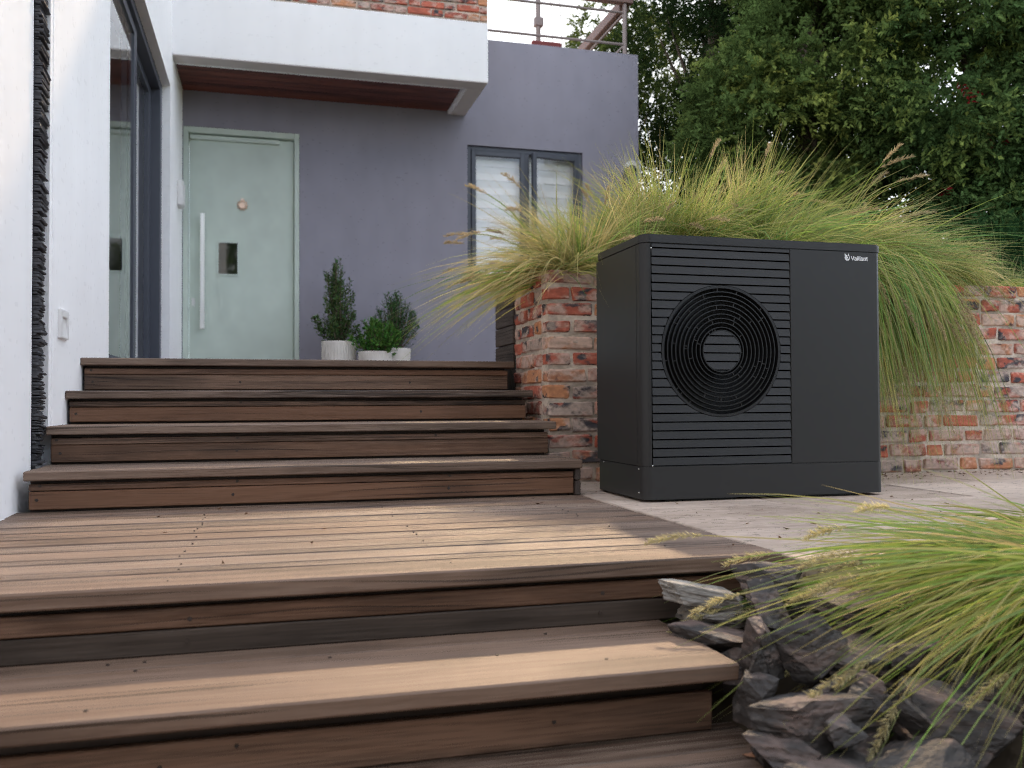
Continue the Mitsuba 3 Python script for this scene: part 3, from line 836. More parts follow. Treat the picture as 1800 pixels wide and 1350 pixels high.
def leaf_cards(base, direction, length, width, color, rng, fold=0.25, up=0.0):
    """Folded diamond leaves: base (n,3), direction (n,3) unit -> one mesh and its vertex colours."""
    n = len(base)
    rnd = rng.normal(size=(n, 3))
    rnd = rnd if not up else rnd * (1 - up) + np.cross(direction, [0, 0, 1.0]) * up * 2
    side = rnd - direction * (rnd * direction).sum(1, keepdims=True) if up else np.cross(direction, rnd)
    side /= np.linalg.norm(side, axis=1, keepdims=True) + 1e-9
    nor = np.cross(side, direction)
    L, Wd = np.broadcast_to(length, n)[:, None], np.broadcast_to(width, n)[:, None]
    mid = base + direction * L * 0.45
    v = np.stack([base, mid + side * Wd / 2 + nor * Wd * fold, base + direction * L - nor * L * 0.08, mid - side * Wd / 2 + nor * Wd * fold], 1)
    i = np.arange(n)[:, None] * 4
    f = np.concatenate([i + [0, 1, 2], i + [0, 2, 3]])
    return v.reshape(-1, 3), f, np.repeat(color, 4, axis=0)


def unit(a):
    return a / (np.linalg.norm(a, axis=-1, keepdims=True) + 1e-12)


def shrub(name, label, at, pot_r, pot_h, pot_z, stems, size, tint, seed, ribbed, leaf_l, leaf_w, shape):
    g = np.random.default_rng(seed)
    t = thing(name, label, 'potted plant', 'potted plants beside the front door')
    x, y = at
    n = 96
    prof = [(0.001, 0.0), (pot_r * 0.86, 0.0), (pot_r * 0.90, 0.01), (pot_r * 0.97, pot_h * 0.55), (pot_r, pot_h * 0.98), (pot_r * 0.99, pot_h), (pot_r * 0.93, pot_h), (pot_r * 0.92, pot_h - 0.05), (0.001, pot_h - 0.05)]
    m = lathe(prof, n)
    if ribbed:
        a = np.arctan2(m.vertices[:, 1], m.vertices[:, 0])
        rr_ = np.hypot(m.vertices[:, 0], m.vertices[:, 1])
        k = (rr_ > pot_r * 0.85) & (m.vertices[:, 2] < pot_h * 0.8)
        m.vertices[k, :2] *= (1 + 0.022 * np.sign(np.sin(a[k] * 32)))[:, None]
    m.apply_translation((x, y, pot_z))
    add('pot', m, 'pot_clay', t, smooth=40)
    top = pot_z + pot_h - 0.05
    sm, bases, dirs = [], [], []
    for s_ in range(stems):
        a = g.uniform(0, 2 * PI)
        tip_r, tip_h = shape(g)
        p0 = np.array([x + g.normal(0, pot_r * 0.15), y + g.normal(0, pot_r * 0.15), top])
        p2 = np.array([x + tip_r * math.cos(a), y + tip_r * math.sin(a), top + tip_h])
        p1 = (p0 + p2) / 2 + np.array([math.cos(a), math.sin(a), 0]) * tip_r * 0.25
        s = np.linspace(0, 1, 8)[:, None]
        pts = (1 - s) ** 2 * p0 + 2 * s * (1 - s) * p1 + s * s * p2
        sm.append(tube(pts, np.linspace(0.007, 0.002, 8), 5))
        m_ = int(size)
        u = g.uniform(0.12, 1, m_) ** 0.8
        u = u[:, None]
        q = (1 - u) ** 2 * p0 + 2 * u * (1 - u) * p1 + u * u * p2
        tw = unit(g.normal(size=(m_, 3)) + [0, 0, 0.5]) * g.uniform(0, 0.11, (m_, 1)) * (1.15 - u)
        bases.append(q + tw)
        dirs.append(unit(tw / 0.05 + unit(p2 - p0) * 0.8 + g.normal(0, 0.5, (m_, 3))))
    b, d = np.concatenate(bases), np.concatenate(dirs)
    col = np.array(tint) * g.uniform(0.55, 1.45, (len(b), 1)) * (1 + 0.25 * g.normal(size=(len(b), 3)) * [0.6, 0.3, 0.5])
    v, f, c = leaf_cards(b, d, leaf_l * g.uniform(0.7, 1.3, len(b)), leaf_w, np.clip(col, 0.004, 0.6), g)
    add('stems', cat(sm), 'bark', t)
    tag(add('foliage', (v, f), 'leaf', t, color=c), kind='stuff')
    m = trimesh.creation.cylinder(pot_r * 0.9, 0.02, sections=32)
    m.apply_translation((x, y, top))
    add('soil', m, 'soil', t)


shrub('potted_shrub', 'tall slender green shrub in a ribbed white pot, leftmost of three', (0.70, 9.16), 0.170, 0.40, 0.60, 42, 80, (0.105, 0.165, 0.062), 1, True, 0.036, 0.015,
      lambda g: (g.uniform(0.02, 0.26) * (0.5 + 0.5 * g.random()), 0) if False else (lambda h: (0.31 * (1.05 - h) ** 0.6 * g.uniform(0.3, 1), 0.9 * h))(g.uniform(0.2, 1)))
shrub('potted_shrub', 'low bright green bushy plant in a small ribbed white pot', (1.035, 8.93), 0.165, 0.29, 0.60, 40, 45, (0.11, 0.235, 0.055), 2, True, 0.042, 0.022,
      lambda g: (lambda a: (0.25 * math.sin(a), 0.14 + 0.24 * math.cos(a) * g.uniform(0.7, 1)))(g.uniform(0.1, 1.5)))
shrub('potted_shrub', 'dark green upright bushy shrub in a plain white pot, rightmost of three', (1.272, 9.28), 0.165, 0.345, 0.60, 54, 60, (0.075, 0.15, 0.055), 3, False, 0.032, 0.010,
      lambda g: (lambda a: (0.27 * math.sin(a), 0.16 + 0.46 * math.cos(a) * g.uniform(0.75, 1.05)))(g.uniform(0.0, 1.25)))

# ------------------------------------------------------------------ ornamental grasses


def ribbons(root, az, el, length, droop, width, color0, color1, rng, seg=7, sway=0.06, blunt=0.0, curl=0.0):
    """Arching blades: start along (az, el), sag with the square of the distance, taper to a point; curl pulls a hanging blade back in."""
    n = len(root)
    s = np.linspace(0, 1, seg + 1)
    out = np.stack([np.cos(az), np.sin(az), np.zeros(n)], 1)
    L = length[:, None, None]
    S = s[None, :, None]
    dr_ = droop[:, None, None]
    path = root[:, None] + L * (out[:, None] * (np.cos(el)[:, None, None] * S * (1 - curl * S) + dr_ * 0.5 * (1 - curl) * S ** 2)
                                + np.array([0, 0, 1.0]) * (np.sin(el)[:, None, None] * S - dr_ * S ** 2.2))
    lat = np.stack([-np.sin(az), np.cos(az), np.zeros(n)], 1)
    path = path + lat[:, None] * (rng.normal(0, sway, n)[:, None, None] * L * S ** 2)
    tan = np.gradient(path, axis=1)
    sd = unit(np.cross(tan, rng.normal(size=(n, 1, 3)) * 0.6 + np.array([0, -1.0, 0.4])))
    w = (width[:, None] * (1 - (1 - blunt) * s[None] ** 2.2) * 0.5 + 0.0002)[:, :, None]
    v = np.stack([path - sd * w, path + sd * w], 2).reshape(n, -1, 3)
    i = np.arange(seg)[:, None] * 2
    f1 = np.concatenate([i + [0, 1, 3], i + [0, 3, 2]])
    f = (np.arange(n)[:, None, None] * (2 * seg + 2) + f1[None]).reshape(-1, 3)
    tcol = s[None, :, None] ** 0.9
    c = color0[:, None] * (1 - tcol) + color1[:, None] * tcol
    return v.reshape(-1, 3), f, np.repeat(c, 2, axis=1).reshape(-1, 3), path


def seed_head(path, rng, length, hair=0.018, n=120, tint=(0.42, 0.33, 0.19)):
    """A bristly flower spike along the end of a stalk."""
    p = path[-1]
    d = unit(path[-1] - path[-2])
    u = rng.uniform(0, 1, n)
    sag = np.array([0, 0, -1.0]) * 0.35
    ctr = p + d * (u * length)[:, None] + sag * ((u * length) ** 2 / length * 0.5)[:, None]
    rd = unit(rng.normal(size=(n, 3)))
    rd -= (rd @ d)[:, None] * d
    dirs = unit(unit(rd) * 0.6 + d * 1.0 + rng.normal(0, 0.15, (n, 3)))
    col = np.array(tint) * rng.uniform(0.7, 1.3, (n, 1))
    env = 0.45 + 0.75 * np.sin(np.clip(u, 0.02, 0.98) * PI) ** 0.6
    v, f, c = leaf_cards(ctr, dirs, hair * env * rng.uniform(0.8, 1.4, n), 0.0028, col, rng, 0.1)
    stem = np.stack([p, p + d * length * 0.5 + sag * length * 0.12, p + d * length + sag * length * 0.5])
    tb = tube(stem, [0.0012, 0.001, 0.0005], 4)
    return np.concatenate([v, tb.vertices]), np.concatenate([f, tb.faces + len(v)]), np.concatenate([c, np.tile(np.array(tint) * 0.8, (len(tb.vertices), 1))])


GREENS = np.array([[0.17, 0.28, 0.06], [0.26, 0.33, 0.075], [0.40, 0.38, 0.13], [0.50, 0.42, 0.20], [0.09, 0.18, 0.06], [0.13, 0.27, 0.08]])  # blade colours raised above natural green to carry the glow of sun from behind


def grass(label, seed, root, n, radius, az, el, length, droop, width, mixp, heads=0, head_len=0.14, head_boost=1.25, hair=0.018, group=None, headtint=(0.50, 0.40, 0.24),
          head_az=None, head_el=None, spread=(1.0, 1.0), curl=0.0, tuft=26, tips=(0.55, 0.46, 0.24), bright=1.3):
    """az = (mean, spread) in degrees from +x towards +y; el, length, droop = (low, high). Blades grow in tufts that share a lean, a length and a tone."""
    g = np.random.default_rng(seed)
    t = thing('ornamental_grass', label, 'grass', group)
    tone0 = bright  # per clump gain that puts the backlit glow into the blade colour

    def make(k, boost, wd, el_, az_, per):
        m = max(1, k // per)
        w_ = g.integers(0, m, k)
        ta = g.normal(az_[0], az_[1], m) if az_[1] < 170 else g.uniform(0, 360, m)
        te, tl, td = g.uniform(*el_, m), g.uniform(*length, m), g.uniform(*droop, m)
        tp = g.choice(len(GREENS), m, p=mixp)
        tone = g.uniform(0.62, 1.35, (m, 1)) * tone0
        rr_, ph = radius * np.sqrt(g.random(m)), g.uniform(0, 2 * PI, m)
        tx = np.stack([root[0] + rr_ * np.cos(ph) * spread[0], root[1] + rr_ * np.sin(ph) * spread[1], np.full(m, root[2])], 1)
        a = np.radians(ta[w_] + g.normal(0, 13, k))
        e = np.radians(np.clip(te[w_] + g.normal(0, 6, k), -20, 90))
        L = tl[w_] * g.uniform(0.6, 1.1, k) * boost
        D = np.maximum(0.02, td[w_] + g.normal(0, 0.09, k))
        r0 = tx[w_] + g.normal(0, 0.02, (k, 3)) * [1, 1, 0.2]
        pick = np.where(g.random(k) < 0.6, tp[w_], g.choice(len(GREENS), k, p=mixp))
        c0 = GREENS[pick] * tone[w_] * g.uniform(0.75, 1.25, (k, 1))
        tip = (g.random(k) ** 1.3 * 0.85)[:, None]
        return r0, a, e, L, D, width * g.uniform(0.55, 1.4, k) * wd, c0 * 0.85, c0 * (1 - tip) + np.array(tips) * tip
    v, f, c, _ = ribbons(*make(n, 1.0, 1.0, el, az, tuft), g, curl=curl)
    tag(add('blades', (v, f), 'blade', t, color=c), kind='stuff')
    if heads:
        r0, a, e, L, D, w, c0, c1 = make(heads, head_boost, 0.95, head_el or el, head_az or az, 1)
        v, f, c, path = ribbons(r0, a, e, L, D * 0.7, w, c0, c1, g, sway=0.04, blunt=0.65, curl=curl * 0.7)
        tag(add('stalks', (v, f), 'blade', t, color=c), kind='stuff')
        for k in range(heads):
            hv, hf, hc = seed_head(path[k], g, head_len * g.uniform(0.7, 1.3), hair, tint=np.array(headtint) * g.uniform(0.75, 1.2))
            add('seed_head', (hv, hf), 'blade', t, color=hc)
    return t


# along the planter, from its corner by the steps to the right edge of the picture
STRAW, GREEN, GOLD = (0.10, 0.18, 0.28, 0.34, 0.05, 0.05), (0.26, 0.28, 0.18, 0.10, 0.06, 0.12), (0.12, 0.24, 0.32, 0.24, 0.04, 0.04)
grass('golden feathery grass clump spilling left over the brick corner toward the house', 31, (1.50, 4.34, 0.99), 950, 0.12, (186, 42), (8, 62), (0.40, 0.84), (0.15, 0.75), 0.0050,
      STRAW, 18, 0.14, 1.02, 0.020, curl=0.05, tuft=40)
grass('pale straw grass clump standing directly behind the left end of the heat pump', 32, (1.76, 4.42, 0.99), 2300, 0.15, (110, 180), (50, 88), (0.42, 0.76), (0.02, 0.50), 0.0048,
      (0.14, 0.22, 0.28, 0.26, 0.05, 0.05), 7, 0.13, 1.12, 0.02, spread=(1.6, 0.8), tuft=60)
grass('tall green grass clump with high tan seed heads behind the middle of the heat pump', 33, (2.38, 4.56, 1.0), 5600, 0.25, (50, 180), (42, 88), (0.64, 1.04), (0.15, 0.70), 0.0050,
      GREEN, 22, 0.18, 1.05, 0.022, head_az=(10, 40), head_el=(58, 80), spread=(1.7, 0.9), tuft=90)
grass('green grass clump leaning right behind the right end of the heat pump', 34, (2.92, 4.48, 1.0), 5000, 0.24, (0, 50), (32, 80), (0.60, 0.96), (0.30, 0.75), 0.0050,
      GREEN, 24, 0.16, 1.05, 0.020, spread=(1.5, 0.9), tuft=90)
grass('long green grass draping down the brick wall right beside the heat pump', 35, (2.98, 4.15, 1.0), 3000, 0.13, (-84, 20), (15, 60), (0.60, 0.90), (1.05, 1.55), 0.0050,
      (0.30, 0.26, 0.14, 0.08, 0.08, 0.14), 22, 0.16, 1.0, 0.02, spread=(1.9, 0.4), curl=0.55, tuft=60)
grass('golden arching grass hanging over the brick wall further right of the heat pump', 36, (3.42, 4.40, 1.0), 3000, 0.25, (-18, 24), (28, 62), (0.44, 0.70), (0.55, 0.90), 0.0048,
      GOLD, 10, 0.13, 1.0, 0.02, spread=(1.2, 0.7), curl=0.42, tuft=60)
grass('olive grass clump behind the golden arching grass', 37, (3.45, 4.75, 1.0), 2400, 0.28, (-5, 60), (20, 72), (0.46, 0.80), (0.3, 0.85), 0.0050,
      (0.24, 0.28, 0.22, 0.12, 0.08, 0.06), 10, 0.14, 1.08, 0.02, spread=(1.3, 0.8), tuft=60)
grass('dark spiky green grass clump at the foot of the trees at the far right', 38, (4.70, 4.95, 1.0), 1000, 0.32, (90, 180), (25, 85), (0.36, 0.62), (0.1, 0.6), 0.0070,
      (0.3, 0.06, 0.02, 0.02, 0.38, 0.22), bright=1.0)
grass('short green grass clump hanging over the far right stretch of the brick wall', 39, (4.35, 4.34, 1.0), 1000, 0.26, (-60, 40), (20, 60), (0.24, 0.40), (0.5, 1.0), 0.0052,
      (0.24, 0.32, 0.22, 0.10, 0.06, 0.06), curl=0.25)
# foreground
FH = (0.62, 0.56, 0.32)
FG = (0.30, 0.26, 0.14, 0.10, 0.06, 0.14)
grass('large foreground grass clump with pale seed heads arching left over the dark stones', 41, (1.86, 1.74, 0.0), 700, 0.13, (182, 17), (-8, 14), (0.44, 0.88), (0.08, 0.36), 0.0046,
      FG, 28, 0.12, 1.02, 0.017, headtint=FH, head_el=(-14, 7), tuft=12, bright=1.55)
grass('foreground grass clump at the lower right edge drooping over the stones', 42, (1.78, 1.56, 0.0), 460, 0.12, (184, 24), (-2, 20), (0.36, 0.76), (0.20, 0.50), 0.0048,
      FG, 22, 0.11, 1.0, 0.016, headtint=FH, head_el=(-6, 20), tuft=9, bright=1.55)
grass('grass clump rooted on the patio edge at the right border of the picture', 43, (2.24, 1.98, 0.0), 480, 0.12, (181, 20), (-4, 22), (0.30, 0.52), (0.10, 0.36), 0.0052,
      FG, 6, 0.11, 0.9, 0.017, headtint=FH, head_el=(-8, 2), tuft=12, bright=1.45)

# ------------------------------------------------------------------ trees


def tree(label, seed, trunk, blobs, n_twigs, leaf_l, leaf_w, tint, tint2, per=12, gap=0.42, red=0.0, twig=0.24):
    """trunk = (x, y, z0, height, radius); blobs = ellipsoids (x, y, z, rx, ry, rz) that the crown fills."""
    g = np.random.default_rng(seed)
    t = thing('tree', label, 'tree')
    x, y, z0, hh, rad = trunk
    pts = np.array([[x + 0.12 * math.sin(k * 1.3 + seed), y + 0.1 * math.cos(k * 1.7 + seed), z0 + hh * k / 7] for k in range(8)])
    add('trunk', tube(pts, np.linspace(rad, rad * 0.35, 8), 10), 'bark', t, smooth=True)
    bl = np.array(blobs, float)
    limbs = []
    for b in bl:
        for _ in range(3):
            k = g.integers(2, 7)
            e = b[:3] + g.uniform(-0.6, 0.6, 3) * b[3:]
            m_ = (pts[k] + e) / 2 + [0, 0, 0.2]
            s = np.linspace(0, 1, 7)[:, None]
            limbs.append(tube((1 - s) ** 2 * pts[k] + 2 * s * (1 - s) * m_ + s * s * e, np.linspace(rad * 0.35, 0.008, 7), 6))
    add('limbs', cat(limbs), 'bark', t, smooth=True)
    vol = bl[:, 3] * bl[:, 4] * bl[:, 5]
    which = g.choice(len(bl), n_twigs * 3, p=vol / vol.sum())
    d = unit(g.normal(size=(n_twigs * 3, 3)))
    rr_ = g.random(n_twigs * 3)[:, None] ** (1 / 3.0)
    rr_ = np.where(g.random((n_twigs * 3, 1)) < 0.6, 0.72 + 0.28 * rr_, rr_)
    c = bl[which, :3] + d * rr_ * bl[which, 3:]
    dens = meshkit.fbm(c * 1.7 + seed, 3, seed)
    c, d = c[dens > gap], d[dens > gap]
    c, d = c[:n_twigs], d[:n_twigs]
    n = len(c)
    td = unit(d * 0.8 + g.normal(0, 0.7, (n, 3)) + [0, 0, -0.15])
    u = (np.arange(per) + 0.5) / per
    base = c[:, None] + td[:, None] * (u[None, :, None] * twig) - np.array([0, 0, 1.0]) * (u[None, :, None] ** 2 * 0.05)
    sd = unit(np.cross(td, g.normal(size=(n, 3))))
    sg = np.where(np.arange(per) % 2 == 0, 1.0, -1.0)[None, :, None]
    ld = unit(td[:, None] * 0.7 + sd[:, None] * sg * 0.9 + g.normal(0, 0.28, (n, per, 3)) + np.array([0, 0, -0.1]))
    base, ld = base.reshape(-1, 3), ld.reshape(-1, 3)
    cl = meshkit.fbm(c * 2.3 + 31, 2, seed + 1)
    young = np.clip((cl - 0.5) * 4, 0, 1)[:, None, None] * (u[None, :, None] ** 1.5)
    col = np.array(tint) * (1 - young) + np.array(tint2) * young
    col = col * g.uniform(0.6, 1.4, (n, 1, 1)) * g.uniform(0.8, 1.2, (n, per, 1))
    if red:
        rd = (g.random(n) < red)[:, None, None]
        col = np.where(rd, np.array([0.30, 0.02, 0.03]), col)
    col = np.clip(np.broadcast_to(col, (n, per, 3)).reshape(-1, 3), 0.004, 0.5)
    v, f, cc = leaf_cards(base, ld, leaf_l * g.uniform(0.7, 1.25, len(base)), leaf_w * g.uniform(0.8, 1.2, len(base)), col, g, 0.18, up=0.45)
    tag(add('crown', (v, f), 'leaf', t, color=cc), kind='stuff')
    return t


tree('dense small-leaved dark tree rising just right of the grey wall', 61, (5.6, 10.6, 0.9, 4.6, 0.16),
     [(5.3, 10.6, 4.9, 0.95, 1.0, 1.2), (5.5, 10.4, 3.4, 1.0, 1.0, 1.2), (5.4, 10.8, 2.2, 0.9, 0.9, 0.9), (6.4, 10.5, 4.6, 1.1, 1.0, 1.4), (6.6, 10.6, 2.8, 1.1, 1.0, 1.3), (5.9, 10.6, 6.1, 1.0, 1.0, 0.9)],
     8500, 0.052, 0.028, (0.026, 0.048, 0.018), (0.10, 0.13, 0.03), gap=0.40)
tree('broad glossy-leaved green tree filling the space behind the grass', 62, (5.6, 8.4, 0.9, 4.6, 0.15),
     [(4.9, 8.3, 3.0, 0.75, 0.8, 1.1), (5.6, 8.2, 3.6, 1.0, 0.8, 1.3), (5.3, 8.4, 2.0, 1.0, 0.8, 0.9), (6.3, 8.2, 2.4, 1.0, 0.8, 1.2), (5.9, 8.4, 5.2, 1.1, 0.9, 1.0)],
     9500, 0.064, 0.036, (0.115, 0.175, 0.055), (0.36, 0.40, 0.10), gap=0.42)
tree('wide evergreen tree with a few red flowers at the right edge of the picture', 63, (7.3, 7.7, 0.9, 4.4, 0.15),
     [(6.6, 7.3, 3.4, 0.9, 0.7, 1.2), (7.4, 7.2, 2.6, 1.0, 0.7, 1.3), (6.8, 7.2, 1.8, 0.9, 0.7, 0.8), (8.1, 7.2, 3.6, 1.0, 0.8, 1.5), (7.2, 7.6, 4.9, 1.1, 0.9, 0.9)],
     9500, 0.064, 0.036, (0.092, 0.158, 0.055), (0.30, 0.36, 0.09), red=0.006, gap=0.41)
tree('pale sunlit tree beyond the roof terrace railing', 64, (6.0, 17.0, 0.2, 6.0, 0.15),
     [(6.3, 17.0, 6.6, 0.9, 0.9, 1.1), (6.8, 17.0, 7.8, 0.8, 0.8, 0.8), (7.6, 17.0, 6.8, 1.1, 0.9, 1.6)], 1800, 0.08, 0.045, (0.10, 0.13, 0.035), (0.24, 0.24, 0.07))
tree('leafy tree across the garden, seen only mirrored in the small door pane', 65, (1.4, -10.6, -0.6, 4.6, 0.2),
     [(-0.35, -10.2, 4.7, 1.0, 1.2, 1.7), (0.6, -10.4, 2.6, 1.6, 1.2, 1.8), (2.9, -10.2, 2.8, 1.8, 1.4, 2.3)], 1600, 0.22, 0.12, (0.10, 0.17, 0.045), (0.22, 0.30, 0.07), per=10, twig=0.5)
# unseen leafy blocker added behind the viewer to shade the lowest steps
t = thing('hedge', 'unseen leafy blocker added behind the viewer to shade the lowest steps', 'hedge')
g = np.random.default_rng(66)
n = 34000
b = np.stack([g.uniform(-4.5, 5.5, n), -1.55 - 0.8 * g.random(n) ** 1.5, g.uniform(-0.6, 1.65, n)], 1)
b[:, 2] += 0.08 * np.sin(b[:, 0] * 3)
d = unit(g.normal(size=(n, 3)) + [0, 0.6, 0.4])
v, f, c = leaf_cards(b, d, 0.11 * g.uniform(0.7, 1.3, n), 0.06, np.array([0.04, 0.075, 0.025]) * g.uniform(0.6, 1.5, (n, 1)), g)
tag(add('foliage', (v, f), 'leaf', t, color=c), kind='stuff')
add('stems', cat([tube([[x, -2.2, -0.64], [x + 0.1, -2.15, 0.9]], [0.03, 0.012], 6) for x in np.arange(-4.3, 5.4, 0.45)]), 'bark', t)
# dry bits blown together on the patio and the deck
g = np.random.default_rng(91)
n = 270
b = np.concatenate([np.stack([g.uniform(2.5, 4.4, 210), 4.09 - 0.5 * g.random(210) ** 2.5, np.full(210, 0.004)], 1),
                    np.stack([g.uniform(1.3, 3.2, 40), g.uniform(2.1, 4.0, 40), np.full(40, 0.004)], 1),
                    np.stack([g.uniform(-0.8, 1.2, 20), g.uniform(2.1, 3.5, 20), np.full(20, 0.004)], 1)])
a = g.uniform(0, 2 * PI, n)
v, f, c = leaf_cards(b, np.stack([np.cos(a), np.sin(a), 0.15 * g.random(n)], 1), g.uniform(0.008, 0.03, n), g.uniform(0.003, 0.009, n), np.array([0.16, 0.09, 0.05]) * g.uniform(0.4, 1.5, (n, 1)), g)
tag(add('litter', (v, f), 'blade', color=c), 'small dry leaf bits scattered on the patio and deck', 'leaf litter', kind='stuff')
# low growth at the foot of the trees
t = thing('shrub', 'low leafy undergrowth shrub between the grasses and the trees', 'shrub')
g = np.random.default_rng(77)
n = 5000
b = np.stack([g.uniform(3.3, 7.2, n), g.uniform(5.4, 7.0, n), np.full(n, 0.95)], 1)
b = b[b[:, 0] > 0.52 * b[:, 1]]
b[:, 2] += g.random(len(b)) ** 1.3 * 0.75
dd = unit(g.normal(size=(len(b), 3)) + [0, -0.3, 0.5])
b5 = (b[:, None] + dd[:, None] * (np.arange(6) * 0.035)[None, :, None]).reshape(-1, 3)
d5 = unit(np.repeat(dd, 6, 0) * 0.5 + g.normal(0, 0.6, (len(b5), 3)))
v, f, c = leaf_cards(b5, d5, 0.065 * g.uniform(0.6, 1.3, len(b5)), 0.03, np.array([0.03, 0.07, 0.025]) * g.uniform(0.5, 1.7, (len(b5), 1)), g)
tag(add('foliage', (v, f), 'leaf', t, color=c), kind='stuff')

# ------------------------------------------------------------------ stones beside the lower steps


def stone(seed, size, rot=(0, 0, 0), flat=0.0, rough=0.05, npts=15):
    """An angular block: the hull of a few points pushed towards a box, with layered, broken faces."""
    g = np.random.default_rng(seed)
    p = unit(g.normal(size=(npts, 3)))
    p = np.sign(p) * np.abs(p) ** 0.55 * g.uniform(0.8, 1.05, (npts, 1))
    if flat:
        p[:, 2] = np.clip(p[:, 2], -flat, flat)
    m = trimesh.Trimesh(p).convex_hull
    for _ in range(5):
        m = m.subdivide()
    v = m.vertices
    nrm = unit(v)
    d = meshkit.fbm(v * 2.4 + seed, 4, seed) - 0.5
    lay = np.round(meshkit.noise(np.stack([v[:, 0] * 0.9, v[:, 1] * 0.9, v[:, 2] * 9], -1) + seed, seed) * 4) / 4 - 0.5
    v = v + nrm * (rough * 3.6 * d + rough * 2.2 * lay * (1 - np.abs(nrm[:, 2])))[:, None]
    v = v * np.array(size) / np.ptp(v, axis=0)
    R_ = trimesh.transformations.euler_matrix(*[math.radians(a) for a in rot])
    return trimesh.Trimesh(trimesh.transform_points(v, R_), m.faces, process=False)


def put(label, seed, at, size, rot, flat=0.0, bsdf='slate_rock', rough=0.05):
    m = stone(seed, [0.88 * q for q in size], rot, flat, rough)
    m.apply_translation(at)
    return tag(add('stone', m, bsdf, smooth=28), label, 'stone', 'stones beside the lower steps')


put('large dark block of stone tucked under the corner of the deck', 101, (1.16, 1.95, -0.068), (0.19, 0.17, 0.135), (0, 8, 15), 0.7)
t = thing('stone', 'pale flaking layered stone lying by the riser of the deck', 'stone', 'stones beside the lower steps')
m = stone(102, (0.235, 0.11, 0.046), (0, 11, -8), 0.5, 0.05)
m.apply_translation((1.005, 1.965, -0.078))
add('upper_layer', m, 'pale_rock', t, smooth=28)
m = stone(103, (0.18, 0.10, 0.045), (0, 6, -8), 0.5, 0.05)
m.apply_translation((1.015, 1.965, -0.122))
add('lower_layer', m, 'pale_rock', t, smooth=28)
put('flat grey slab with pinkish flakes under the pale layered stone', 104, (0.995, 1.86, -0.170), (0.25, 0.22, 0.085), (6, 12, 22), 0.6)
put('upright pinkish plate of slate leaning on the dark block', 105, (1.085, 1.79, -0.078), (0.15, 0.06, 0.14), (-30, 22, 10), 0.8)
put('narrow bluish stone standing at the end of the lower step', 106, (0.985, 1.68, -0.132), (0.085, 0.12, 0.15), (8, -8, 10), 0.9)
put('curved pink topped plate in front of the bluish stone', 107, (1.055, 1.63, -0.120), (0.16, 0.07, 0.15), (-26, -24, 18), 0.8)
put('big flat pink topped block in the middle of the pile', 108, (1.19, 1.66, -0.175), (0.27, 0.20, 0.12), (8, 8, -10), 0.6)
put('rough dark block standing under the pink topped block', 117, (1.085, 1.585, -0.215), (0.17, 0.13, 0.13), (-6, 4, 25), 0.8)
put('large grey block with a broad flat face low in the pile', 109, (1.01, 1.50, -0.235), (0.30, 0.20, 0.15), (-10, 6, 16), 0.7)
put('jagged dark stone resting on the lowest boards', 110, (0.905, 1.47, -0.275), (0.16, 0.16, 0.12), (0, 10, 35), 0.8)
put('long low dark slab at the very bottom of the pile', 119, (0.96, 1.36, -0.285), (0.28, 0.18, 0.10), (0, 4, 20), 0.6)
put('small dark stone wedged against the end of the lower step', 111, (0.945, 1.63, -0.215), (0.08, 0.11, 0.13), (0, 0, 5), 0.9)
put('brownish boulder at the bottom, under drooping grass', 112, (1.09, 1.36, -0.275), (0.24, 0.20, 0.14), (0, -8, 10), 0.8)
put('massive dark boulder to the right of the brownish one', 118, (1.24, 1.44, -0.245), (0.26, 0.22, 0.19), (0, 6, -20), 0.8)
put('dark boulder at the lower right edge of the picture', 113, (1.415, 1.47, -0.250), (0.22, 0.22, 0.21), (0, 0, 40), 0.8)
put('dark flat stone cut off by the lower border of the picture', 120, (1.18, 1.28, -0.305), (0.26, 0.18, 0.12), (0, 5, 5), 0.7)
put('weathered stone half hidden by the blades behind the pink topped block', 114, (1.32, 1.80, -0.105), (0.27, 0.20, 0.13), (0, 4, 12), 0.7)
put('grey stone under the roots of the foreground grass', 115, (1.47, 1.66, -0.155), (0.26, 0.22, 0.18), (0, 0, 60), 0.8)
put('grey stone in the shade of the blades beside the pink topped block', 121, (1.32, 1.63, -0.185), (0.20, 0.20, 0.17), (0, 0, 30), 0.8)
put('small pink shard in front of the narrow bluish stone', 116, (0.955, 1.635, -0.142), (0.055, 0.04, 0.075), (10, 25, 0), 0.7)
g = np.random.default_rng(300)
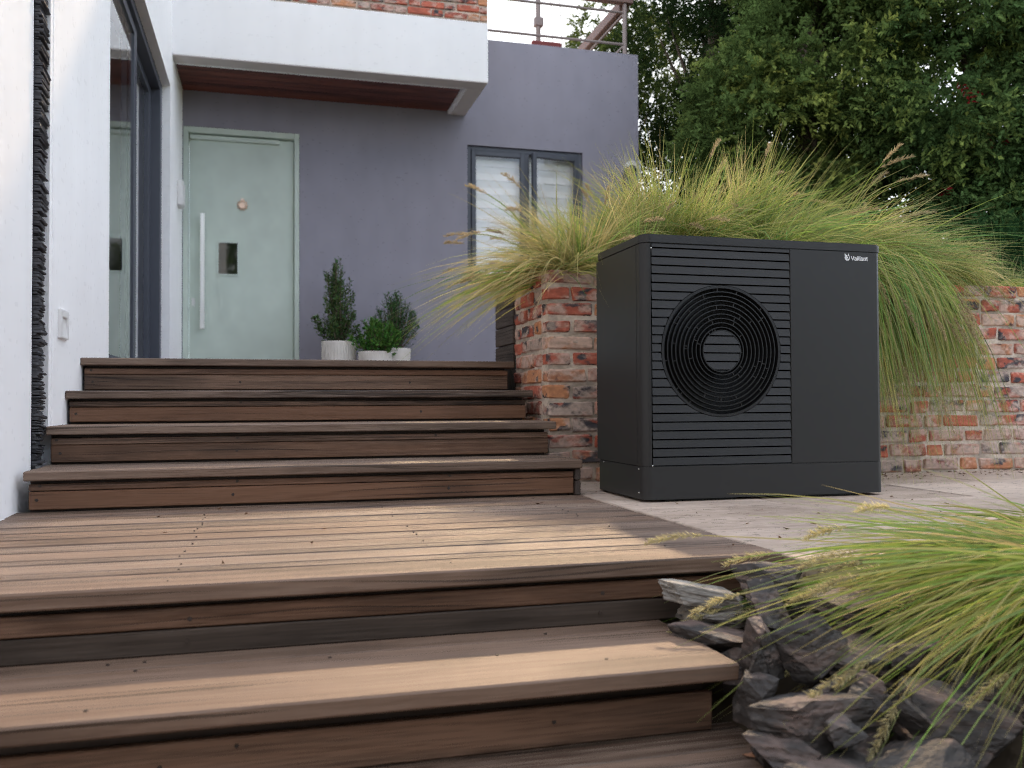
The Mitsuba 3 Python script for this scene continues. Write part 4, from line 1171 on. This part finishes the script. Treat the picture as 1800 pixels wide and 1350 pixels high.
for x, y, z, where in ((1.10, 1.86, -0.13, 'between the dark block and the pinkish plate'), (1.22, 1.87, -0.10, 'just right of the block under the deck corner'), (1.13, 1.74, -0.15, 'behind the pink topped block'),
                       (0.99, 1.77, -0.20, 'in front of the flat grey slab'), (1.11, 1.50, -0.19, 'on the right end of the broad faced grey block'), (0.93, 1.55, -0.29, 'low beside the jagged stone'),
                       (1.14, 1.42, -0.20, 'on top of the brownish boulder'), (1.33, 1.52, -0.19, 'between the two dark boulders at the right'), (1.00, 1.43, -0.21, 'on the front of the broad faced grey block'),
                       (1.24, 1.55, -0.13, 'on top of the pile beneath the lowest blades'), (1.26, 1.75, -0.13, 'against the weathered stone in the grass'), (1.40, 1.72, -0.11, 'among the roots of the foreground grass')):
    m = stone(int(g.integers(1000)), g.uniform(0.06, 0.11, 3) * [1, 1, 0.8], g.uniform(-40, 40, 3), 0.8)
    m.apply_translation((x, y, z))
    tag(add('stone', m, 'slate_rock', smooth=28), 'small filler stone ' + where, 'stone', 'small stones filling the gaps of the pile')
t = thing('pine_cone', 'small brown cone lying in the shade of the dark block', 'cone')
cn = []
g = np.random.default_rng(5)
for k in range(46):
    a, h_ = k * 2.4, k / 46
    s_ = trimesh.creation.icosphere(1, 0.0052)
    s_.apply_scale((1, 1, 0.5))
    rr_ = 0.014 * math.sin(0.25 + 2.7 * h_)
    s_.apply_translation((rr_ * math.cos(a), rr_ * math.sin(a), (h_ - 0.5) * 0.036))
    cn.append(s_)
m = cat(cn)
m.apply_transform(trimesh.transformations.euler_matrix(1.1, 0.3, 0.5))
m.apply_translation((1.048, 1.985, -0.098))
add('scales', m, 'bark', t)
tag(t + '__scales', kind='stuff')
v = np.array([[0, 0, 0], [0.018, 0.009, 0.005], [0.045, 0.004, 0.004], [0.065, 0, 0.012], [0.045, -0.010, 0.006], [0.018, -0.010, 0.003]], float)
v = trimesh.transform_points(v, trimesh.transformations.euler_matrix(0, 0, -1.0)) + [0.885, 1.585, -0.297]
scene['dry_leaf_brown'] = two({'type': 'principled', 'base_color': rgb(0.33, 0.16, 0.09), 'roughness': 0.7})
tag(add('dry_leaf', (v, np.array([[0, 1, 5], [1, 2, 4], [1, 4, 5], [2, 3, 4]])), 'dry_leaf_brown'), 'curled brown dry leaf on the lowest boards', 'leaf')
